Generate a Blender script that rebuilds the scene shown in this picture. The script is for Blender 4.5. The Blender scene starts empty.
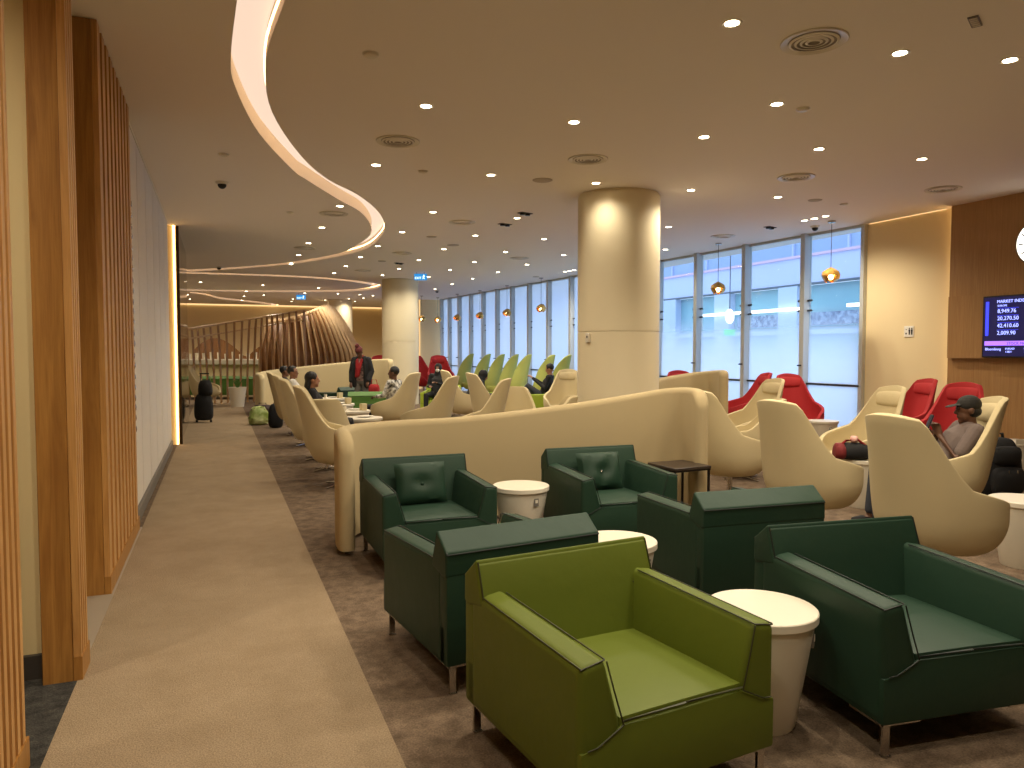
import bpy, bmesh, math, random
from mathutils import Vector, Matrix
from math import sin, cos, tan, atan, atan2, pi, radians, sqrt, hypot
random.seed(7)
C = bpy.context.scene.collection
# ------------------------------------------------------------------ camera numbers
FPX = 740.0; EYE = 1.6; HZ = 350.5; YAW = radians(21.7); CEIL = 3.70
PITCH = atan((384-HZ)/FPX)
cY, sY = cos(YAW), sin(YAW)
def W(lat, d):                 # camera-aligned floor frame -> world (X across the room, Y along the aisle)
    return (lat*cY+d*sY, -lat*sY+d*cY)
def G(px, d): return W((px-512)/FPX*d, d)
def P(px, py, z=0.0):          # where the sight line meets the height z
    x = (px-512)/FPX; y = -(py-384)/FPX
    a = cos(PITCH)+y*sin(PITCH); b = -sin(PITCH)+y*cos(PITCH)
    t = (z-EYE)/b
    return W(x*t, a*t)
def RZ(phi): return radians(phi)-YAW-pi/2   # phi: 0 faces right, 90 away, -90 towards the viewer; models face +Y
# ------------------------------------------------------------------ helpers
def lin(c):
    return tuple(((v/255)/12.92 if v/255 <= .04045 else ((v/255+.055)/1.055)**2.4) for v in c)+(1,)
def mat(name, col, rough=.6, metal=0, bump=0, bscale=60, var=0, vscale=8, col2=None, spec=.5, emit=None, estr=0, sheen=0, alpha=1, trans=0, stretch=None, coat=0, sample=True):
    m = bpy.data.materials.new(name); m.use_nodes = True
    nt = m.node_tree; b = nt.nodes['Principled BSDF']
    c = lin(col) if max(col) > 1.01 or min(col) > 1 else tuple(col)+(1,)
    b.inputs['Base Color'].default_value = c
    b.inputs['Roughness'].default_value = rough; b.inputs['Metallic'].default_value = metal
    b.inputs['Specular IOR Level'].default_value = spec
    b.inputs['Coat Weight'].default_value = coat
    if sheen: b.inputs['Sheen Weight'].default_value = sheen
    if trans: b.inputs['Transmission Weight'].default_value = trans
    if emit:
        b.inputs['Emission Color'].default_value = lin(emit); b.inputs['Emission Strength'].default_value = estr
        if not sample: m.cycles.emission_sampling = 'NONE'
    if var or bump or col2:
        tc = nt.nodes.new('ShaderNodeTexCoord'); mp = nt.nodes.new('ShaderNodeMapping')
        nt.links.new(tc.outputs['Object'], mp.inputs['Vector'])
        if stretch: mp.inputs['Scale'].default_value = stretch
    if var or col2:
        n = nt.nodes.new('ShaderNodeTexNoise'); n.inputs['Scale'].default_value = vscale; n.inputs['Detail'].default_value = 6
        nt.links.new(mp.outputs[0], n.inputs['Vector'])
        r = nt.nodes.new('ShaderNodeValToRGB')
        r.color_ramp.elements[0].position = .35; r.color_ramp.elements[1].position = .65
        c2 = lin(col2) if col2 else tuple(v*(1-var) for v in c[:3])+(1,)
        r.color_ramp.elements[0].color = c2; r.color_ramp.elements[1].color = c
        nt.links.new(n.outputs['Fac'], r.inputs[0]); nt.links.new(r.outputs[0], b.inputs['Base Color'])
    if bump:
        n2 = nt.nodes.new('ShaderNodeTexNoise'); n2.inputs['Scale'].default_value = bscale; n2.inputs['Detail'].default_value = 3
        nt.links.new(mp.outputs[0], n2.inputs['Vector'])
        bp = nt.nodes.new('ShaderNodeBump'); bp.inputs['Strength'].default_value = bump; bp.inputs['Distance'].default_value = .01
        nt.links.new(n2.outputs['Fac'], bp.inputs['Height']); nt.links.new(bp.outputs[0], b.inputs['Normal'])
    return m
class MB:
    def __init__(s): s.bm = bmesh.new()
    def v(s, pts): return [s.bm.verts.new(p) for p in pts]
    def f(s, vs):
        try: return s.bm.faces.new(vs)
        except ValueError: return None
    def hexa(s, p):            # p: 8 points, bottom loop 4 then top loop 4
        v = s.v(p)
        for q in ((3,2,1,0),(4,5,6,7),(0,1,5,4),(1,2,6,5),(2,3,7,6),(3,0,4,7)): s.f([v[i] for i in q])
        return s
    def box(s, x0,x1,y0,y1,z0,z1):
        return s.hexa([(x0,y0,z0),(x1,y0,z0),(x1,y1,z0),(x0,y1,z0),(x0,y0,z1),(x1,y0,z1),(x1,y1,z1),(x0,y1,z1)])
    def prism(s, poly, axis, a, b):   # poly of 2D points, extruded along an axis from a to b
        def m(p, t): return {'x':(t,p[0],p[1]),'y':(p[0],t,p[1]),'z':(p[0],p[1],t)}[axis]
        A = s.v([m(p,a) for p in poly]); B = s.v([m(p,b) for p in poly]); n = len(poly)
        s.f(A[::-1]); s.f(B)
        for i in range(n): s.f([A[i],A[(i+1)%n],B[(i+1)%n],B[i]])
        return s
    def lathe(s, prof, n=32, c=(0,0), sx=1, sy=1):
        rings = []
        for r, z in prof:
            if r < 1e-5: rings.append(s.v([(c[0],c[1],z)]))
            else: rings.append(s.v([(c[0]+r*sx*cos(2*pi*i/n), c[1]+r*sy*sin(2*pi*i/n), z) for i in range(n)]))
        for a, b in zip(rings, rings[1:]):
            for i in range(n):
                if len(a) == 1 and len(b) == 1: continue
                if len(a) == 1: s.f([a[0], b[(i+1)%n], b[i]])
                elif len(b) == 1: s.f([a[i], a[(i+1)%n], b[0]])
                else: s.f([a[i], a[(i+1)%n], b[(i+1)%n], b[i]])
        return s
    def sweep(s, pts, ra, rb=None, side=(1,0,0), n=10, round_ends=True):
        pts = [Vector(p) for p in pts]; k = len(pts)
        if not hasattr(ra,'__len__'): ra = [ra]*k
        if rb is None: rb = ra
        if not hasattr(rb,'__len__'): rb = [rb]*k
        tg = []
        for i in range(k):
            t = pts[min(i+1,k-1)]-pts[max(i-1,0)]; tg.append(t.normalized())
        P_, A_, B_, T_ = [], [], [], []
        if round_ends:
            for h in (1.0,.8,.45):
                q = sqrt(max(0,1-h*h)); 
                P_.append(pts[0]-tg[0]*min(ra[0],rb[0])*h); A_.append(ra[0]*q+1e-5); B_.append(rb[0]*q+1e-5); T_.append(tg[0])
        for i in range(k): P_.append(pts[i]); A_.append(ra[i]); B_.append(rb[i]); T_.append(tg[i])
        if round_ends:
            for h in (.45,.8,1.0):
                q = sqrt(max(0,1-h*h)); 
                P_.append(pts[-1]+tg[-1]*min(ra[-1],rb[-1])*h); A_.append(ra[-1]*q+1e-5); B_.append(rb[-1]*q+1e-5); T_.append(tg[-1])
        rings = []; sd = Vector(side)
        for p, a, b, t in zip(P_,A_,B_,T_):
            u = sd-t*sd.dot(t)
            if u.length < 1e-3: u = Vector((0,1,0))-t*t.y
            u.normalize(); w = t.cross(u)
            rings.append(s.v([p+u*a*cos(2*pi*i/n)+w*b*sin(2*pi*i/n) for i in range(n)]))
        for a, b in zip(rings, rings[1:]):
            for i in range(n): s.f([a[i],a[(i+1)%n],b[(i+1)%n],b[i]])
        s.f(rings[0][::-1]); s.f(rings[-1])
        return s
    def ball(s, c, rx, ry=None, rz=None, n=14, rot=None):
        ry = ry or rx; rz = rz or rx
        m = Matrix.Translation(c)
        if rot is not None: m = m@rot.to_4x4()
        m = m@Matrix.Diagonal((rx,ry,rz,1))
        bmesh.ops.create_uvsphere(s.bm, u_segments=n, v_segments=max(6,n*2//3), radius=1, matrix=m)
        return s
    def xform(s, m): bmesh.ops.transform(s.bm, matrix=m, verts=s.bm.verts); return s
    def bevel(s, w, seg=2, ang=30):
        bmesh.ops.recalc_face_normals(s.bm, faces=s.bm.faces); s.bm.normal_update()
        es = [e for e in s.bm.edges if len(e.link_faces) == 2 and e.calc_face_angle(0) > radians(ang)]
        if es: bmesh.ops.bevel(s.bm, geom=es, offset=w, segments=seg, profile=.6, affect='EDGES', clamp_overlap=True)
        return s
    def build(s, name, m, parent=None, smooth=True, loc=None, rz=None, flip=False, fixn=True):
        if fixn: bmesh.ops.recalc_face_normals(s.bm, faces=s.bm.faces)
        me = bpy.data.meshes.new(name); s.bm.to_mesh(me); s.bm.free()
        if m: me.materials.append(m)
        if smooth:
            me.polygons.foreach_set('use_smooth', [True]*len(me.polygons))
            try: me.set_sharp_from_angle(angle=radians(38))
            except Exception: pass
        o = bpy.data.objects.new(name, me); C.objects.link(o)
        if parent: o.parent = parent
        if loc is not None: o.location = loc
        if rz is not None: o.rotation_euler = (0,0,rz)
        return o
def tag(o, label=None, cat=None, group=None, kind=None):
    if label: o['label'] = label
    if cat: o['category'] = cat
    if group: o['group'] = group
    if kind: o['kind'] = kind
    return o
def thing(name, label, cat, loc=(0,0,0), rz=0, group=None):
    o = bpy.data.objects.new(name, None); C.objects.link(o)
    o.empty_display_size = .1
    o.location = loc; o.rotation_euler = (0,0,rz)
    return tag(o, label, cat, group)
def dup(o, loc=None, rz=None, label=None, group=None, parent=None, scale=None):
    c = o.copy(); C.objects.link(c)
    if parent is not None: c.parent = parent
    if loc is not None: c.location = loc
    if rz is not None: c.rotation_euler = (0,0,rz)
    if scale is not None: c.scale = scale
    if label: c['label'] = label
    if group: c['group'] = group
    for ch in list(o.children): dup(ch, parent=c)
    return c
class Proto:                   # first call hands out the original, later calls copies
    def __init__(s, make): s.make = make; s.o = None
    def __call__(s, loc, rz, label, group=None, scale=None):
        if s.o is None:
            s.o = s.make(); o = s.o; o.location = loc; o.rotation_euler = (0,0,rz); o['label'] = label
            if group: o['group'] = group
            if scale is not None: o.scale = scale
            return o
        o = dup(s.o, loc, rz, label, group, scale=scale if scale is not None else (1,1,1))
        if not group and 'group' in o: del o['group']
        return o
def struct(o): o['kind'] = 'structure'; return o
def text_mesh(txt, size, depth, m, name, parent, loc, rot, align='LEFT'):
    cu = bpy.data.curves.new(name,'FONT'); cu.body = txt; cu.size = size; cu.extrude = depth; cu.align_x = align; cu.resolution_u = 2
    t = bpy.data.objects.new('tmp', cu); C.objects.link(t)
    me = bpy.data.meshes.new_from_object(t.evaluated_get(bpy.context.evaluated_depsgraph_get()) if False else t)
    bpy.data.objects.remove(t); me.materials.clear(); me.materials.append(m)
    o = bpy.data.objects.new(name, me); C.objects.link(o); o.parent = parent; o.location = loc; o.rotation_euler = rot
    return o
def catmull(pts, n=8):
    out = []; k = len(pts)
    for i in range(k-1):
        p0 = pts[max(i-1,0)]; p1 = pts[i]; p2 = pts[i+1]; p3 = pts[min(i+2,k-1)]
        for j in range(n):
            t = j/n
            out.append(tuple(.5*((2*b)+(-a+c)*t+(2*a-5*b+4*c-d)*t*t+(-a+3*b-3*c+d)*t**3) for a,b,c,d in zip(p0,p1,p2,p3)))
    out.append(tuple(pts[-1])); return out
def sstep(a, b, x):
    t = max(0,min(1,(x-a)/(b-a))); return t*t*(3-2*t)
# ------------------------------------------------------------------ materials
M = {}
M['ceil'] = mat('ceiling_paint', (240,232,222), .9)
M['slotwhite'] = mat('cove_plaster', (235,222,205), .8)
M['white'] = mat('white_lacquer', (218,210,192), .35)
M['whitewall'] = mat('white_fabric_wall', (226,220,210), .9, bump=.3, bscale=300)
M['creamwall'] = mat('cream_paint', (232,212,168), .8)
M['columnpaint'] = mat('column_paint', (226,214,182), .55, spec=.3)
M['cream'] = mat('cream_upholstery', (200,184,144), .85, bump=.15, bscale=400)
M['partition'] = mat('beige_wool', (178,160,122), .9, bump=.2, bscale=350)
M['dgreen'] = mat('dark_green_leather', (34,57,43), .5, bump=.35, bscale=7, spec=.22)
M['dgreenp'] = mat('dark_green_piping', (14,26,20), .5)
M['olive'] = mat('olive_green_leather', (90,101,30), .52, bump=.35, bscale=7, spec=.22)
M['olivep'] = mat('olive_piping', (46,48,12), .5)
M['lime'] = mat('lime_upholstery', (150,168,40), .6)
M['limep'] = mat('lime_piping', (90,104,24), .6)
M['midgreen'] = mat('mid_green_upholstery', (70,110,38), .6)
M['midgreenp'] = mat('mid_green_piping', (34,54,20), .6)
M['wing'] = mat('pale_green_upholstery', (176,180,92), .7)
M['red'] = mat('red_upholstery', (172,34,38), .8, bump=.15, bscale=400)
M['chrome'] = mat('brushed_steel', (190,184,176), .25, metal=1)
M['dmetal'] = mat('dark_metal', (48,44,42), .35, metal=.8)
M['black'] = mat('black_plastic', (14,14,15), .5)
M['blackcloth'] = mat('black_cloth', (16,16,18), .85, bump=.3, bscale=120)
M['greytrim'] = mat('grey_trim', (110,106,100), .5)
M['darkbase'] = mat('dark_skirting', (62,58,54), .5)
M['dwood'] = mat('dark_brown_veneer', (52,42,36), .35)
M['rail'] = mat('rail_metal', (70,74,78), .4, metal=.6)
M['fin'] = mat('window_fin_metal', (196,200,198), .4, metal=.2)
def wood(name, c1, c2, sc=(14,14,.9), nsc=2.2):
    m = mat(name, c1, .42, spec=.4); nt = m.node_tree; b = nt.nodes['Principled BSDF']
    tc = nt.nodes.new('ShaderNodeTexCoord'); mp = nt.nodes.new('ShaderNodeMapping'); mp.inputs['Scale'].default_value = sc
    n = nt.nodes.new('ShaderNodeTexNoise'); n.inputs['Scale'].default_value = nsc; n.inputs['Detail'].default_value = 8; n.inputs['Distortion'].default_value = 1.2
    r = nt.nodes.new('ShaderNodeValToRGB'); r.color_ramp.elements[0].position = .3; r.color_ramp.elements[1].position = .7
    r.color_ramp.elements[0].color = lin(c2); r.color_ramp.elements[1].color = lin(c1)
    n2 = nt.nodes.new('ShaderNodeTexNoise'); n2.inputs['Scale'].default_value = 60; mp2 = nt.nodes.new('ShaderNodeMapping'); mp2.inputs['Scale'].default_value = (4,4,.08)
    mx = nt.nodes.new('ShaderNodeMixRGB'); mx.blend_type = 'MULTIPLY'; mx.inputs[0].default_value = .35
    L = nt.links.new
    L(tc.outputs['Object'], mp.inputs[0]); L(mp.outputs[0], n.inputs['Vector']); L(n.outputs['Fac'], r.inputs[0])
    L(tc.outputs['Object'], mp2.inputs[0]); L(mp2.outputs[0], n2.inputs['Vector'])
    L(r.outputs[0], mx.inputs[1]); L(n2.outputs['Fac'], mx.inputs[2]); L(mx.outputs[0], b.inputs['Base Color'])
    return m
M['wood'] = wood('oak_veneer', (190,138,70), (158,108,52))
M['woodedge'] = wood('oak_slat', (222,170,104), (196,142,80))
M['wallwood'] = wood('brown_wall_veneer', (188,146,96), (168,126,80), sc=(30,30,.6))
M['ribwood'] = wood('rib_oak', (244,216,176), (222,188,142))
M['screenwood'] = wood('screen_oak', (196,154,106), (164,124,80))
M['ribdark'] = wood('shell_oak', (156,110,66), (126,88,52))
def emis(name, col, s, sample=False):
    m = mat(name, (20,20,20), .5, emit=col, estr=s, sample=sample); return m
M['lens'] = emis('downlight_lens', (255,236,200), 22)
M['led'] = emis('led_strip_warm', (255,206,140), 6, True)
M['ledsoft'] = emis('led_strip_soft', (255,206,140), 1.0, True)
M['diffuser'] = emis('cove_diffuser', (255,222,196), .72, True)
M['bulb'] = emis('pendant_bulb', (255,214,150), 18)
M['clockface'] = emis('clock_face', (255,250,235), 2.2)
M['amber'] = mat('amber_mirror_glass', (225,175,95), .12, metal=.75)
M['mirror'] = mat('dark_mirror_glass', (96,80,60), .06, metal=.9)
# carpets
def carpet(name, ca, cb, sc, sc2, bump):
    m = mat(name, ca, .95, spec=.1); nt = m.node_tree; b = nt.nodes['Principled BSDF']; L = nt.links.new
    tc = nt.nodes.new('ShaderNodeTexCoord')
    n = nt.nodes.new('ShaderNodeTexNoise'); n.inputs['Scale'].default_value = sc; n.inputs['Detail'].default_value = 8; n.inputs['Roughness'].default_value = .7
    r = nt.nodes.new('ShaderNodeValToRGB'); r.color_ramp.elements[0].position = .36; r.color_ramp.elements[1].position = .64
    r.color_ramp.elements[0].color = lin(cb); r.color_ramp.elements[1].color = lin(ca)
    n2 = nt.nodes.new('ShaderNodeTexNoise'); n2.inputs['Scale'].default_value = sc2; n2.inputs['Detail'].default_value = 2
    mx = nt.nodes.new('ShaderNodeMixRGB'); mx.blend_type = 'OVERLAY'; mx.inputs[0].default_value = .6
    bp = nt.nodes.new('ShaderNodeBump'); bp.inputs['Strength'].default_value = bump; bp.inputs['Distance'].default_value = .01
    for q in (n,n2): L(tc.outputs['Object'], q.inputs['Vector'])
    L(n.outputs['Fac'], r.inputs[0]); L(r.outputs[0], mx.inputs[1]); L(n2.outputs['Fac'], mx.inputs[2]); L(mx.outputs[0], b.inputs['Base Color'])
    L(n2.outputs['Fac'], bp.inputs['Height']); L(bp.outputs[0], b.inputs['Normal'])
    return m
M['path'] = carpet('beige_loop_carpet', (152,134,110), (142,124,100), 3, 150, .5)
M['carpet'] = carpet('taupe_mottled_carpet', (126,108,90), (92,78,64), 9, 120, .6)
M['darktile'] = carpet('charcoal_carpet', (70,68,64), (46,45,43), 14, 120, .5)
# ------------------------------------------------------------------ room shell
def plane(name, x0,x1,y0,y1,z,m,th=.0):
    return struct(MB().box(x0,x1,y0,y1,z-(th or .05),z).build(name, m, smooth=False))
WX0, WY0, WX1, WY1 = 10.08, 9.38, 8.64, 29.65
def wallx(y): return WX0+(WX1-WX0)*(y-WY0)/(WY1-WY0)
plane('floor', -7, 10.5, -3.2, 36.2, 0, M['carpet'])
plane('floor_aisle_carpet', -.655, .645, -3, 30, .006, M['path'], .006)
plane('floor_side_carpet', -3.0, -.655, -3, 4.14, .005, M['darktile'], .005)
plane('floor_grey_tile', -1.2, -.655, 4.3, 7.4, .005, mat('grey_stone_tile', (150,138,122), .5), .005)
# ceiling with the long light slots cut through it
slot1_l = [(330,-260),(262,-120),(244,-50),(237,0),(231,56),(235,86),(259,133),(293,170),(307,180),(337.7,199),(360.5,212),(370.7,225.7),(369.4,236),(355,246),(337.7,253.6),(287,262.5),(235,267),(190,269.6),(165,270.6)]
slot1_r = [(372,-250),(318,-110),(298,-45),(285,0),(266,60),(272,112),(302,157),(328.8,180),(358,195),(378.3,211.7),(384.6,225.7),(380.8,237),(363,250),(325,259),(287,264.5),(235,269),(190,271.6),(165,272.6)]
slot2_o = [(165,271.2),(190,272),(287,275.2),(337.7,278.6),(370.6,282.6),(381.5,285.8),(370.6,289.8),(337.7,291.8),(265,292),(190,290.8),(165,290)]
slot2_i = [(165,273),(190,273.6),(287,276.8),(335,280),(364,283.6),(372,286),(364,288.2),(335,290),(265,290.4),(190,289.4),(165,288.8)]
slot3_o = [(190,291.8),(206,293.5),(221,297.2),(256,301.2),(277,304.4),(279,306.2),(270,308),(244,308.6)]
slot3_i = [(190,293),(206,295),(221,299),(254,302.6),(270,305),(268,306.6),(244,307.6)]
def ceilpts(l): return [P(x,y,CEIL) for x,y in l]
def slot_poly(a, b):
    return catmull(ceilpts(a),5)+catmull(ceilpts(b),5)[::-1]
slots = [slot_poly(slot1_l, slot1_r), slot_poly(slot2_o, slot2_i), slot_poly(slot3_o, slot3_i)]
cu = bpy.data.curves.new('c','CURVE'); cu.dimensions = '2D'; cu.fill_mode = 'BOTH'
for pl in [[(-7,-3.2),(10.6,-3.2),(10.6,36.2),(-7,36.2)]]+slots:
    sp = cu.splines.new('POLY'); sp.points.add(len(pl)-1); sp.use_cyclic_u = True
    for q, (x,y) in zip(sp.points, pl): q.co = (x,y,0,1)
tmp = bpy.data.objects.new('c', cu); C.objects.link(tmp)
me = bpy.data.meshes.new_from_object(tmp); bpy.data.objects.remove(tmp)
me.materials.clear(); me.materials.append(M['ceil'])
o = bpy.data.objects.new('ceiling', me); o.location = (0,0,CEIL); C.objects.link(o); struct(o)
for k, pl in enumerate(slots):
    t = thing('ceiling_light_cove', ['wide curved light cove sweeping over the aisle from the front of the ceiling','narrow looping light cove with a pointed tip behind the wide one','short far light cove loop above the ribbed wooden screen'][k], 'light', (0,0,CEIL))
    b = MB(); h = .16; n = len(pl)
    lo = b.v([(x,y,0) for x,y in pl]); hi = b.v([(x,y,h) for x,y in pl])
    for i in range(n): b.f([lo[i],lo[(i+1)%n],hi[(i+1)%n],hi[i]])
    b.build('cove_side', M['slotwhite'], t, smooth=False)
    cu = bpy.data.curves.new('c','CURVE'); cu.dimensions = '2D'; cu.fill_mode = 'BOTH'
    sp = cu.splines.new('POLY'); sp.points.add(n-1); sp.use_cyclic_u = True
    for q, (x,y) in zip(sp.points, pl): q.co = (x,y,0,1)
    tmp = bpy.data.objects.new('c', cu); C.objects.link(tmp)
    me = bpy.data.meshes.new_from_object(tmp); bpy.data.objects.remove(tmp); me.materials.clear(); me.materials.append(M['diffuser'])
    d = bpy.data.objects.new('diffuser', me); C.objects.link(d); d.parent = t; d.location = (0,0,h)
    # bright led line along one lip
    m_ = n//2
    rail = pl[m_:] if k == 0 else pl[:m_]
    b = MB(); b.sweep([(x,y,.09) for x,y in rail], .012, n=6); b.build('led_line', M['led'], t)
# outer walls
def wallbox(name, x0,x1,y0,y1,z0,z1,m): return struct(MB().box(x0,x1,y0,y1,z0,z1).build(name, m, smooth=False))
wallbox('wall_rear', -3.2,10.6,-3.4,-3.2,0,CEIL,M['creamwall'])
wallbox('wall_left_front', -3.2,-3.0,-3.2,4.14,0,CEIL,M['creamwall'])
wallbox('wall_left_return', -3.2,-.80,4.16,4.30,0,CEIL,mat('cream_return_paint',(222,206,158),.8))
wallbox('baseboard_left_return', -3.0,-.80,4.13,4.16,0,.12,M['darkbase'])
wallbox('wall_left_recess', -1.35,-1.25,4.30,7.45,0,CEIL,M['creamwall'])
# white fabric wall with seams
b = MB()
ys = [7.45,8.35,9.3,10.3,11.3,12.35,13.35]
for a_, c_ in zip(ys, ys[1:]):
    b.box(-.95,-.72,a_+.016,c_-.016,.13,CEIL-.03)
b.bevel(.006,2)
struct(b.build('wall_left', M['whitewall']))
wallbox('wall_left_core', -1.0,-.74,7.44,13.35,0,CEIL,mat('seam_shadow_grey',(120,118,116),.9))
wallbox('baseboard_left', -.735,-.70,7.45,13.35,0,.12,M['greytrim'])
wallbox('trim_1', -.76,-.715,7.45,13.35,CEIL-.03,CEIL-.002,M['white'])
# glowing recess then dark mirror wall
wallbox('wall_left_glow_recess', -1.0,-.86,13.35,13.75,0,CEIL,M['creamwall'])
tag(MB().box(-.66,-.635,13.735,13.76,.0,CEIL-.002).build('led_strip', M['led']), 'vertical warm light strip between white wall and dark mirror', 'light')
wallbox('wall_mirror_core', -1.2,-.62,13.76,17.6,0,CEIL,M['creamwall'])
t = thing('bronze_mirror', 'tall dark bronze mirror panel along the aisle wall', 'mirror', (-.60,15.66,0))
MB().box(-.018,.012,-1.9,1.9,.06,CEIL-.01).build('glass', M['mirror'], t, smooth=False)
MB().box(-.018,.03,-1.94,-1.9,.0,CEIL-.01).build('frame', mat('bronze_edge',(70,50,28),.4,metal=.6), t, smooth=False)
wallbox('wall_left_far', -7,-6.9,13,36.2,0,CEIL,M['creamwall'])
wallbox('wall_right_far', 8.64,8.9,30.4,36.2,0,CEIL,M['creamwall'])
wallbox('wall_left_cross', -7,-1.2,13.3,13.5,0,CEIL,M['creamwall'])
wallbox('wall_back', -7,9,36.2,36.4,0,CEIL,M['creamwall'])
tag(MB().box(-6.9,8.6,36.10,36.2,CEIL-.06,CEIL-.001).build('cove_led_strip', M['ledsoft']), 'warm light strip along the top of the far end wall', 'light')
# wall block at the far end of the glazing
wallbox('wall_back_right', 7.75,8.7,29.9,30.4,0,CEIL,M['creamwall'])
wallbox('trim_2', 7.35,7.75,30.3,30.5,0,CEIL,M['wallwood'])
tag(MB().box(7.775,7.80,29.87,29.9,.0,CEIL-.002).build('corner_led_strip', M['ledsoft']), 'thin vertical light strip beside the far end of the glazing', 'light')
# right wall: cream part and wood part
b = MB(); b.box(0,.25,-9.38+7.75,.03,0,CEIL); 
struct(b.build('wall_right', M['creamwall'], loc=(WX0+.03,WY0,0), smooth=False))
wallbox('wall_right_wood', 9.98,10.35,-3.2,7.75,0,CEIL,M['wallwood'])
wallbox('trim_3', 9.90,9.98,5.0,7.70,1.49,2.38,M['wallwood'])
tag(MB().box(10.06,10.085,7.75,7.77,1.15,CEIL-.001).build('wall_edge_led_strip', M['led']), 'vertical warm light strip at the edge of the brown wood wall', 'light')
tag(MB().box(10.07,10.08,7.9,9.3,CEIL-.012,CEIL-.001).build('ceiling_edge_led_strip', M['ledsoft']), 'warm light strip under the ceiling above the cream wall', 'light')
# ------------------------------------------------------------------ glazing
def glassmat(z0=1.0,z1=2.5,lo=.93,hi=.04):
    m = bpy.data.materials.new('film_frosted_glass'); m.use_nodes = True; nt = m.node_tree; nt.nodes.clear(); N = nt.nodes.new; L = nt.links.new
    out = N('ShaderNodeOutputMaterial'); tr = N('ShaderNodeBsdfTransparent'); tr.inputs[0].default_value = (.86,.92,.95,1)
    tl = N('ShaderNodeBsdfTranslucent'); tl.inputs[0].default_value = (.90,.93,.97,1)
    gl = N('ShaderNodeBsdfGlossy'); gl.inputs['Roughness'].default_value = .03; gl.inputs[0].default_value = (.9,.95,1,1)
    tc = N('ShaderNodeTexCoord'); sep = N('ShaderNodeSeparateXYZ'); mr = N('ShaderNodeMapRange')
    mr.inputs['From Min'].default_value = z0; mr.inputs['From Max'].default_value = z1; mr.inputs['To Min'].default_value = lo; mr.inputs['To Max'].default_value = hi; mr.interpolation_type = 'SMOOTHSTEP'
    mix = N('ShaderNodeMixShader'); mix2 = N('ShaderNodeMixShader'); fr = N('ShaderNodeFresnel'); fr.inputs[0].default_value = 1.3
    L(tc.outputs['Object'], sep.inputs[0]); L(sep.outputs['Z'], mr.inputs['Value']); L(mr.outputs[0], mix.inputs[0])
    L(tr.outputs[0], mix.inputs[1]); L(tl.outputs[0], mix.inputs[2]); geo = N('ShaderNodeNewGeometry'); inv = N('ShaderNodeMath'); inv.operation = 'SUBTRACT'; inv.inputs[0].default_value = 1; mul = N('ShaderNodeMath'); mul.operation = 'MULTIPLY'; L(geo.outputs['Backfacing'], inv.inputs[1]); L(inv.outputs[0], mul.inputs[0]); L(fr.outputs[0], mul.inputs[1]); L(mul.outputs[0], mix2.inputs[0]); L(mix.outputs[0], mix2.inputs[1]); L(gl.outputs[0], mix2.inputs[2]); L(mix2.outputs[0], out.inputs[0])
    return m
M['glass'] = glassmat(); M['glassfull'] = glassmat(1.3,3.6,.95,.75)
wdir = Vector((WX1-WX0, WY1-WY0,0)).normalized(); wang = atan2(wdir.y, wdir.x)   # local +X runs along the wall
wn = Vector((-wdir.y, wdir.x, 0))       # points into the room (towards -X)
def along(px):      # distance along the glazing where a sight line meets it
    a = (px-512)/FPX; dx, dy = W(a,1)
    # solve (WX0,WY0)+s*wdir = t*(dx,dy)
    det = wdir.x*(-dy)+dx*wdir.y
    return ((-WX0)*(-dy)+dx*(-WY0))/det
posts = [0.03]+[along(x) for x in (807,748,700,661,628,599,574,551.5,532,515,500,486,473.5,462,452,444)]
L_ = hypot(WX1-WX0, WY1-WY0)
for k, (s0, s1) in enumerate(zip(posts, posts[1:])):
    base = Vector((WX0,WY0,0))+wdir*s0; w = s1-s0
    fr = MB()
    fr.box(w-.05,w+.05,-.02,.16,0,CEIL)                       # fin, deep side into the room
    fr.box(0,w-.05,.0,.05,.98,1.02); fr.box(0,w-.05,.0,.05,0,.06); fr.box(0,w-.05,-.02,.05,CEIL-.05,CEIL)
    if k == 0: fr.box(-.05,.02,-.08,.05,0,CEIL)
    f = struct(fr.build('window_%d'%(k+1), M['fin'], loc=base, rz=wang, smooth=False))
    MB().box(.02,w-.05,.02,.03,.02,CEIL-.04).build('pane', M['glass' if k < 5 else 'glassfull'], f, smooth=False)
    MB().box(0,w-.05,.05,.075,.985,1.015).build('rail', M['rail'], f, smooth=False)
    br = MB()
    for z in (2.32,2.50): br.sweep([(w-.02,.05,z),(w-.16,.09,z)],.02,n=8); br.sweep([(w+.02,.05,z),(w+.14,.09,z)],.02,n=8)
    br.sweep([(w,.1,1.33),(w,.24,1.33)],.014,n=8)
    br.build('glass_bracket', M['rail'], f)
# sloping sight between windows and the near return
# ------------------------------------------------------------------ beyond the glass: concourse opposite
OX = 22.0
wallbox('floor_exterior', 10.6,34,-10,75,-.25,-.05,mat('exterior_pale_floor',(215,222,230),.5))
M['ext'] = mat('exterior_pale_cladding', (180,196,224), .6)
M['ext2'] = mat('exterior_teal_glass', (120,170,184), .3)
M['ext3'] = mat('exterior_lilac_slab', (186,196,232), .6)
M['extpat'] = mat('exterior_pattern_panel', (50,70,112), .5, col2=(150,172,200), vscale=5)
t = thing('concourse_building', 'pale blue concourse building seen through the glazing opposite', 'building', (OX,20,0))
MB().box(0,.3,-30,55,4.3,5.35).build('slab_edge', M['ext3'], t, smooth=False)
MB().box(-.08,0,-30,55,5.35,5.45).build('pink_line', mat('pink_trim',(214,180,204),.6), t, smooth=False)
MB().box(-.04,.2,-30,55,4.22,4.30).build('slab_shadow_gap', mat('slate_trim',(70,84,98),.6), t, smooth=False)
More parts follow.
